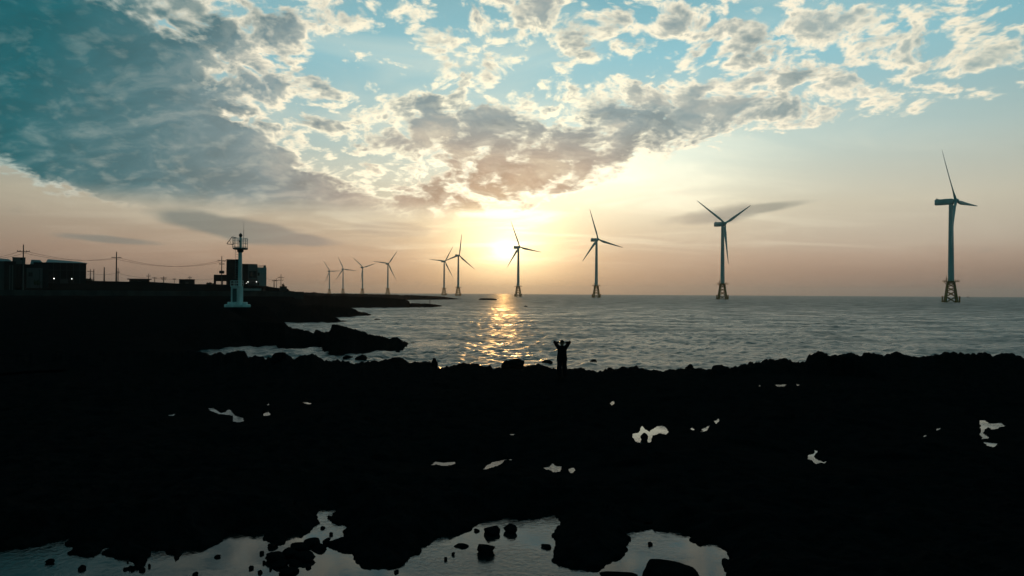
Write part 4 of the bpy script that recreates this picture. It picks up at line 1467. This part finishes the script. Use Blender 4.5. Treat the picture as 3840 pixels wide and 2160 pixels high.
# shrubs by the houses
def shrub(px, yb, w_, h_, dist, label):
    p = at(px, yb, dist)
    o = empty('shrub', p); tag(o, label, 'shrub', 'shrubs on the village slope')
    MB().tube((0, 0, -.4), (0, 0, h_ * .6), .09, .05, 6).build('stem', 'dark_steel', o)
    f = MB()
    for i in range(420):
        while True:
            c = Vector((random.uniform(-1, 1), random.uniform(-1, 1), random.uniform(-.4, 1)))
            if c.length < 1 and c.length > .35: break
        c = c * (0.8 + .3 * math.sin(c.x * 7 + c.y * 5))
        c = Vector((c.x * w_ / 2, c.y * w_ / 2, h_ * .35 + c.z * h_ * .6))
        s_ = random.uniform(.12, .24)
        a_, b_ = Vector((random.gauss(0, 1), random.gauss(0, 1), random.gauss(0, 1))).normalized(), Vector((random.gauss(0, 1), random.gauss(0, 1), random.gauss(0, 1))).normalized()
        f.add([c - a_ * s_, c + b_ * s_ * .6, c + a_ * s_, c - b_ * s_ * .6], [(0, 1, 2, 3)])
    f.build('foliage', 'leaf_dark', o)


shrub(140, 1072, 2.2, 1.8, 222, 'round dark shrub in front of the white-washed wall')
shrub(335, 1056, 2.6, 1.2, 250, 'low mounded shrub at the open end of the warehouse')
shrub(1062, 1083, .9, 2.0, 252, 'narrow upright shrub on the skyline by the concrete block')
shrub(786, 1068, 2.6, .9, 255, 'low shrub next to the carport post')

# ------------------------------------------------------------------ distant boat
p = at(3632, 1111, 3800)
bo = empty('fishing_boat', (p.x, p.y, 0), R(-20)); tag(bo, 'tiny fishing boat far out on the horizon beyond the largest turbine', 'boat')
hl = []
for x, hw, zk, zt in ((-8, 1.9, 0, 1.8), (-7.5, 2.1, -.3, 1.7), (0, 2.3, -.5, 1.6), (5, 1.6, -.4, 2.0), (8, .15, .2, 2.7)):
    hl.append([(x, -hw * .6, zk), (x, hw * .6, zk), (x, hw, zt), (x, -hw, zt)])
MB().loft(hl).build('hull', 'boat_paint', bo)
MB().box(-5, -1, -1.4, 1.4, 1.5, 4.4).build('wheelhouse', 'boat_paint', bo, bevel=.1)
MB().tube((0, 0, 1.4), (0, 0, 7.5), .12, .08, 6).build('mast', 'dark_steel', bo)

# ------------------------------------------------------------------ the person, hands behind the head, facing the sea
pp = on_z(2107, 1417, 0.95)
pp = at(2107, 1417, 31.6)
def person():
    V, E, RD = [], [], []

    def v(x, y, z, r, parent=None, ry=None):
        V.append((x, y, z)); RD.append((r, ry or r))
        if parent is not None: E.append((parent, len(V) - 1))
        return len(V) - 1
    pel = v(0, 0, .95, .15, None, .11)
    sp1 = v(0, 0, 1.12, .135, pel, .10)
    ch = v(0, 0, 1.30, .155, sp1, .11)
    nb = v(0, -.01, 1.44, .085, ch, .08)
    nk = v(0, 0, 1.51, .056, nb)
    h1 = v(0, .03, 1.565, .072, nk, .08)
    h2 = v(0, .025, 1.635, .080, h1, .096)
    h3 = v(0, .015, 1.705, .058, h2, .07)
    v(0, .125, 1.625, .016, h2)                       # nose
    for s in (-1, 1):
        v(s * .085, .015, 1.63, .014, h2)             # ear
        sh = v(s * .165, -.005, 1.405, .066, nb)
        ua = v(s * .268, .02, 1.53, .056, sh)
        el = v(s * .368, .03, 1.655, .047, ua)
        fa = v(s * .25, -.03, 1.652, .044, el)
        wr_ = v(s * .125, -.095, 1.622, .032, fa)
        pa_ = v(s * .075, -.118, 1.612, .032, wr_, .016)
        kn_ = v(s * .035, -.122, 1.605, .034, pa_, .014)
        for k in range(4):
            f0 = v(s * (.012), -.124 - .004 * k, 1.635 - .019 * k, .0092, kn_)
            f1 = v(-s * .022, -.126 - .003 * k, 1.632 - .018 * k, .0086, f0)
            v(-s * (.043 + .006 * (1.5 - abs(k - 1.5))), -.112, 1.628 - .017 * k, .0076, f1)
        t0 = v(s * .07, -.105, 1.572, .011, pa_)
        v(s * .045, -.098, 1.54, .009, t0)
        hp = v(s * .095, 0, .88, .105, pel)
        kn2 = v(s * .125, .01, .50, .066, hp)
        cf = v(s * .135, -.015, .33, .060, kn2)
        an = v(s * .145, 0, .10, .040, cf)
        ft = v(s * .155, .08, .045, .042, an)
        v(s * .165, .17, .035, .034, ft)
    me = bpy.data.meshes.new('person')
    me.from_pydata(V, E, [])
    me.materials.append(MATS['skin_tone'])
    o = link('person', me)
    md = o.modifiers.new('skin', 'SKIN')
    md.use_smooth_shade = True
    md.branch_smoothing = 0.3
    if not me.skin_vertices:
        bpy.context.view_layer.objects.active = o
    sk = me.skin_vertices[0].data
    for i, r in enumerate(RD):
        sk[i].radius = r
        sk[i].use_root = (i == 0)
    sb = o.modifiers.new('sub', 'SUBSURF')
    sb.levels = sb.render_levels = 2
    el_ = lambda z, rx, ry, cx=0, cy=0, n=24: [(cx + rx * math.cos(2 * math.pi * i / n) + .006 * math.sin(5 * i + z * 20), cy + ry * math.sin(2 * math.pi * i / n), z) for i in range(n)]
    t = MB()
    t.loft([el_(.795, .236, .165), el_(.80, .250, .178), el_(.90, .240, .170), el_(1.0, .228, .160), el_(1.12, .216, .148), el_(1.25, .214, .146), el_(1.34, .218, .142), el_(1.405, .196, .122), el_(1.45, .13, .10), el_(1.485, .075, .075)])
    for s in (-1, 1):
        a, b = Vector((s * .13, -.005, 1.37)), Vector((s * .285, .022, 1.555))
        dd = (b - a).normalized(); u1 = dd.orthogonal().normalized(); u2 = dd.cross(u1)
        rr_ = []
        for f_, r in ((0, .105), (.35, .098), (.7, .086), (1.0, .084), (1.01, .066)):
            c = a.lerp(b, f_)
            rr_.append([tuple(c + u1 * (r * math.cos(2 * math.pi * i / 16)) + u2 * (r * math.sin(2 * math.pi * i / 16))) for i in range(16)])
        t.loft(rr_)
        e_, w2 = Vector((s * .368, .03, 1.655)), Vector((s * .14, -.088, 1.625))
        t.tube(b - dd * .03, e_, .074, .058, 14)
        t.tube(e_ + Vector((s * .012, 0, .004)), w2, .056, .042, 14)
    t.build('shirt', 'black_cotton', o, True)
    t = MB()
    t.loft([el_(.78, .215, .15), el_(.84, .212, .150), el_(.95, .195, .142), el_(1.02, .185, .135)])
    for s in (-1, 1):
        t.loft([el_(.08, .105, .105, s * .150, 0, 18), el_(.25, .112, .11, s * .138, 0, 18), el_(.42, .116, .115, s * .124, 0, 18), el_(.60, .115, .125, s * .112, 0, 18), el_(.83, .118, .14, s * .105, 0, 18)])
    t.build('trousers', 'dark_denim', o, True)
    t = MB()
    cap_ = []
    for i, (z, rx, ry, cy) in enumerate(((1.575, .070, .066, -.045), (1.61, .090, .092, -.022), (1.65, .097, .108, -.004), (1.69, .093, .106, .004), (1.725, .074, .088, .008), (1.75, .040, .05, .008), (1.757, .008, .01, .008))):
        cap_.append(el_(z, rx, ry, 0, cy, 20))
    t.loft(cap_)
    t.build('hair', 'hair_black', o, True)
    for s in (-1, 1):
        t = MB()
        t.loft([[(s * (.15 + .1 * max(0, y) * .15) + w_ * math.cos(2 * math.pi * i / 14), y, .05 + h_ * math.sin(2 * math.pi * i / 14)) for i in range(14)] for y, w_, h_ in ((-.10, .02, .03), (-.085, .045, .05), (0, .05, .06), (.1, .055, .045), (.18, .045, .035), (.215, .015, .015))])
        t.build('shoe', 'dark_denim', o, True)
    o.location = pp
    o.rotation_euler = (0, 0, R(-4))
    return tag(o, 'person in a dark loose shirt standing with both hands behind the head, facing the sea', 'person')


# a level footing under the person
person()
ft_ = link('footing_rock', rock_mesh('footing_rock', 1.7, 1.5, 1.0, 31, 0.12))
ft_.location = (pp.x, pp.y, pp.z - 0.46)
tag(ft_, 'low flat-topped rock under the standing person', 'rock')

# ------------------------------------------------------------------ haze
hb = MB().box(-12400, 12400, -12400, 12400, -3.2, 134)
hm_ = bpy.data.materials.new('haze_air')
hm_.use_nodes = True
t = hm_.node_tree
for n in list(t.nodes):
    t.nodes.remove(n)
pvn = t.nodes.new('ShaderNodeVolumePrincipled')
pvn.inputs['Color'].default_value = (0.95, 0.93, 0.93, 1)
pvn.inputs['Density'].default_value = 0.00007
pvn.inputs['Anisotropy'].default_value = 0.72
om = t.nodes.new('ShaderNodeOutputMaterial')
t.links.new(pvn.outputs[0], om.inputs['Volume'])
MATS['haze_air'] = hm_
tag(hb.build('haze', 'haze_air'), kind='stuff')
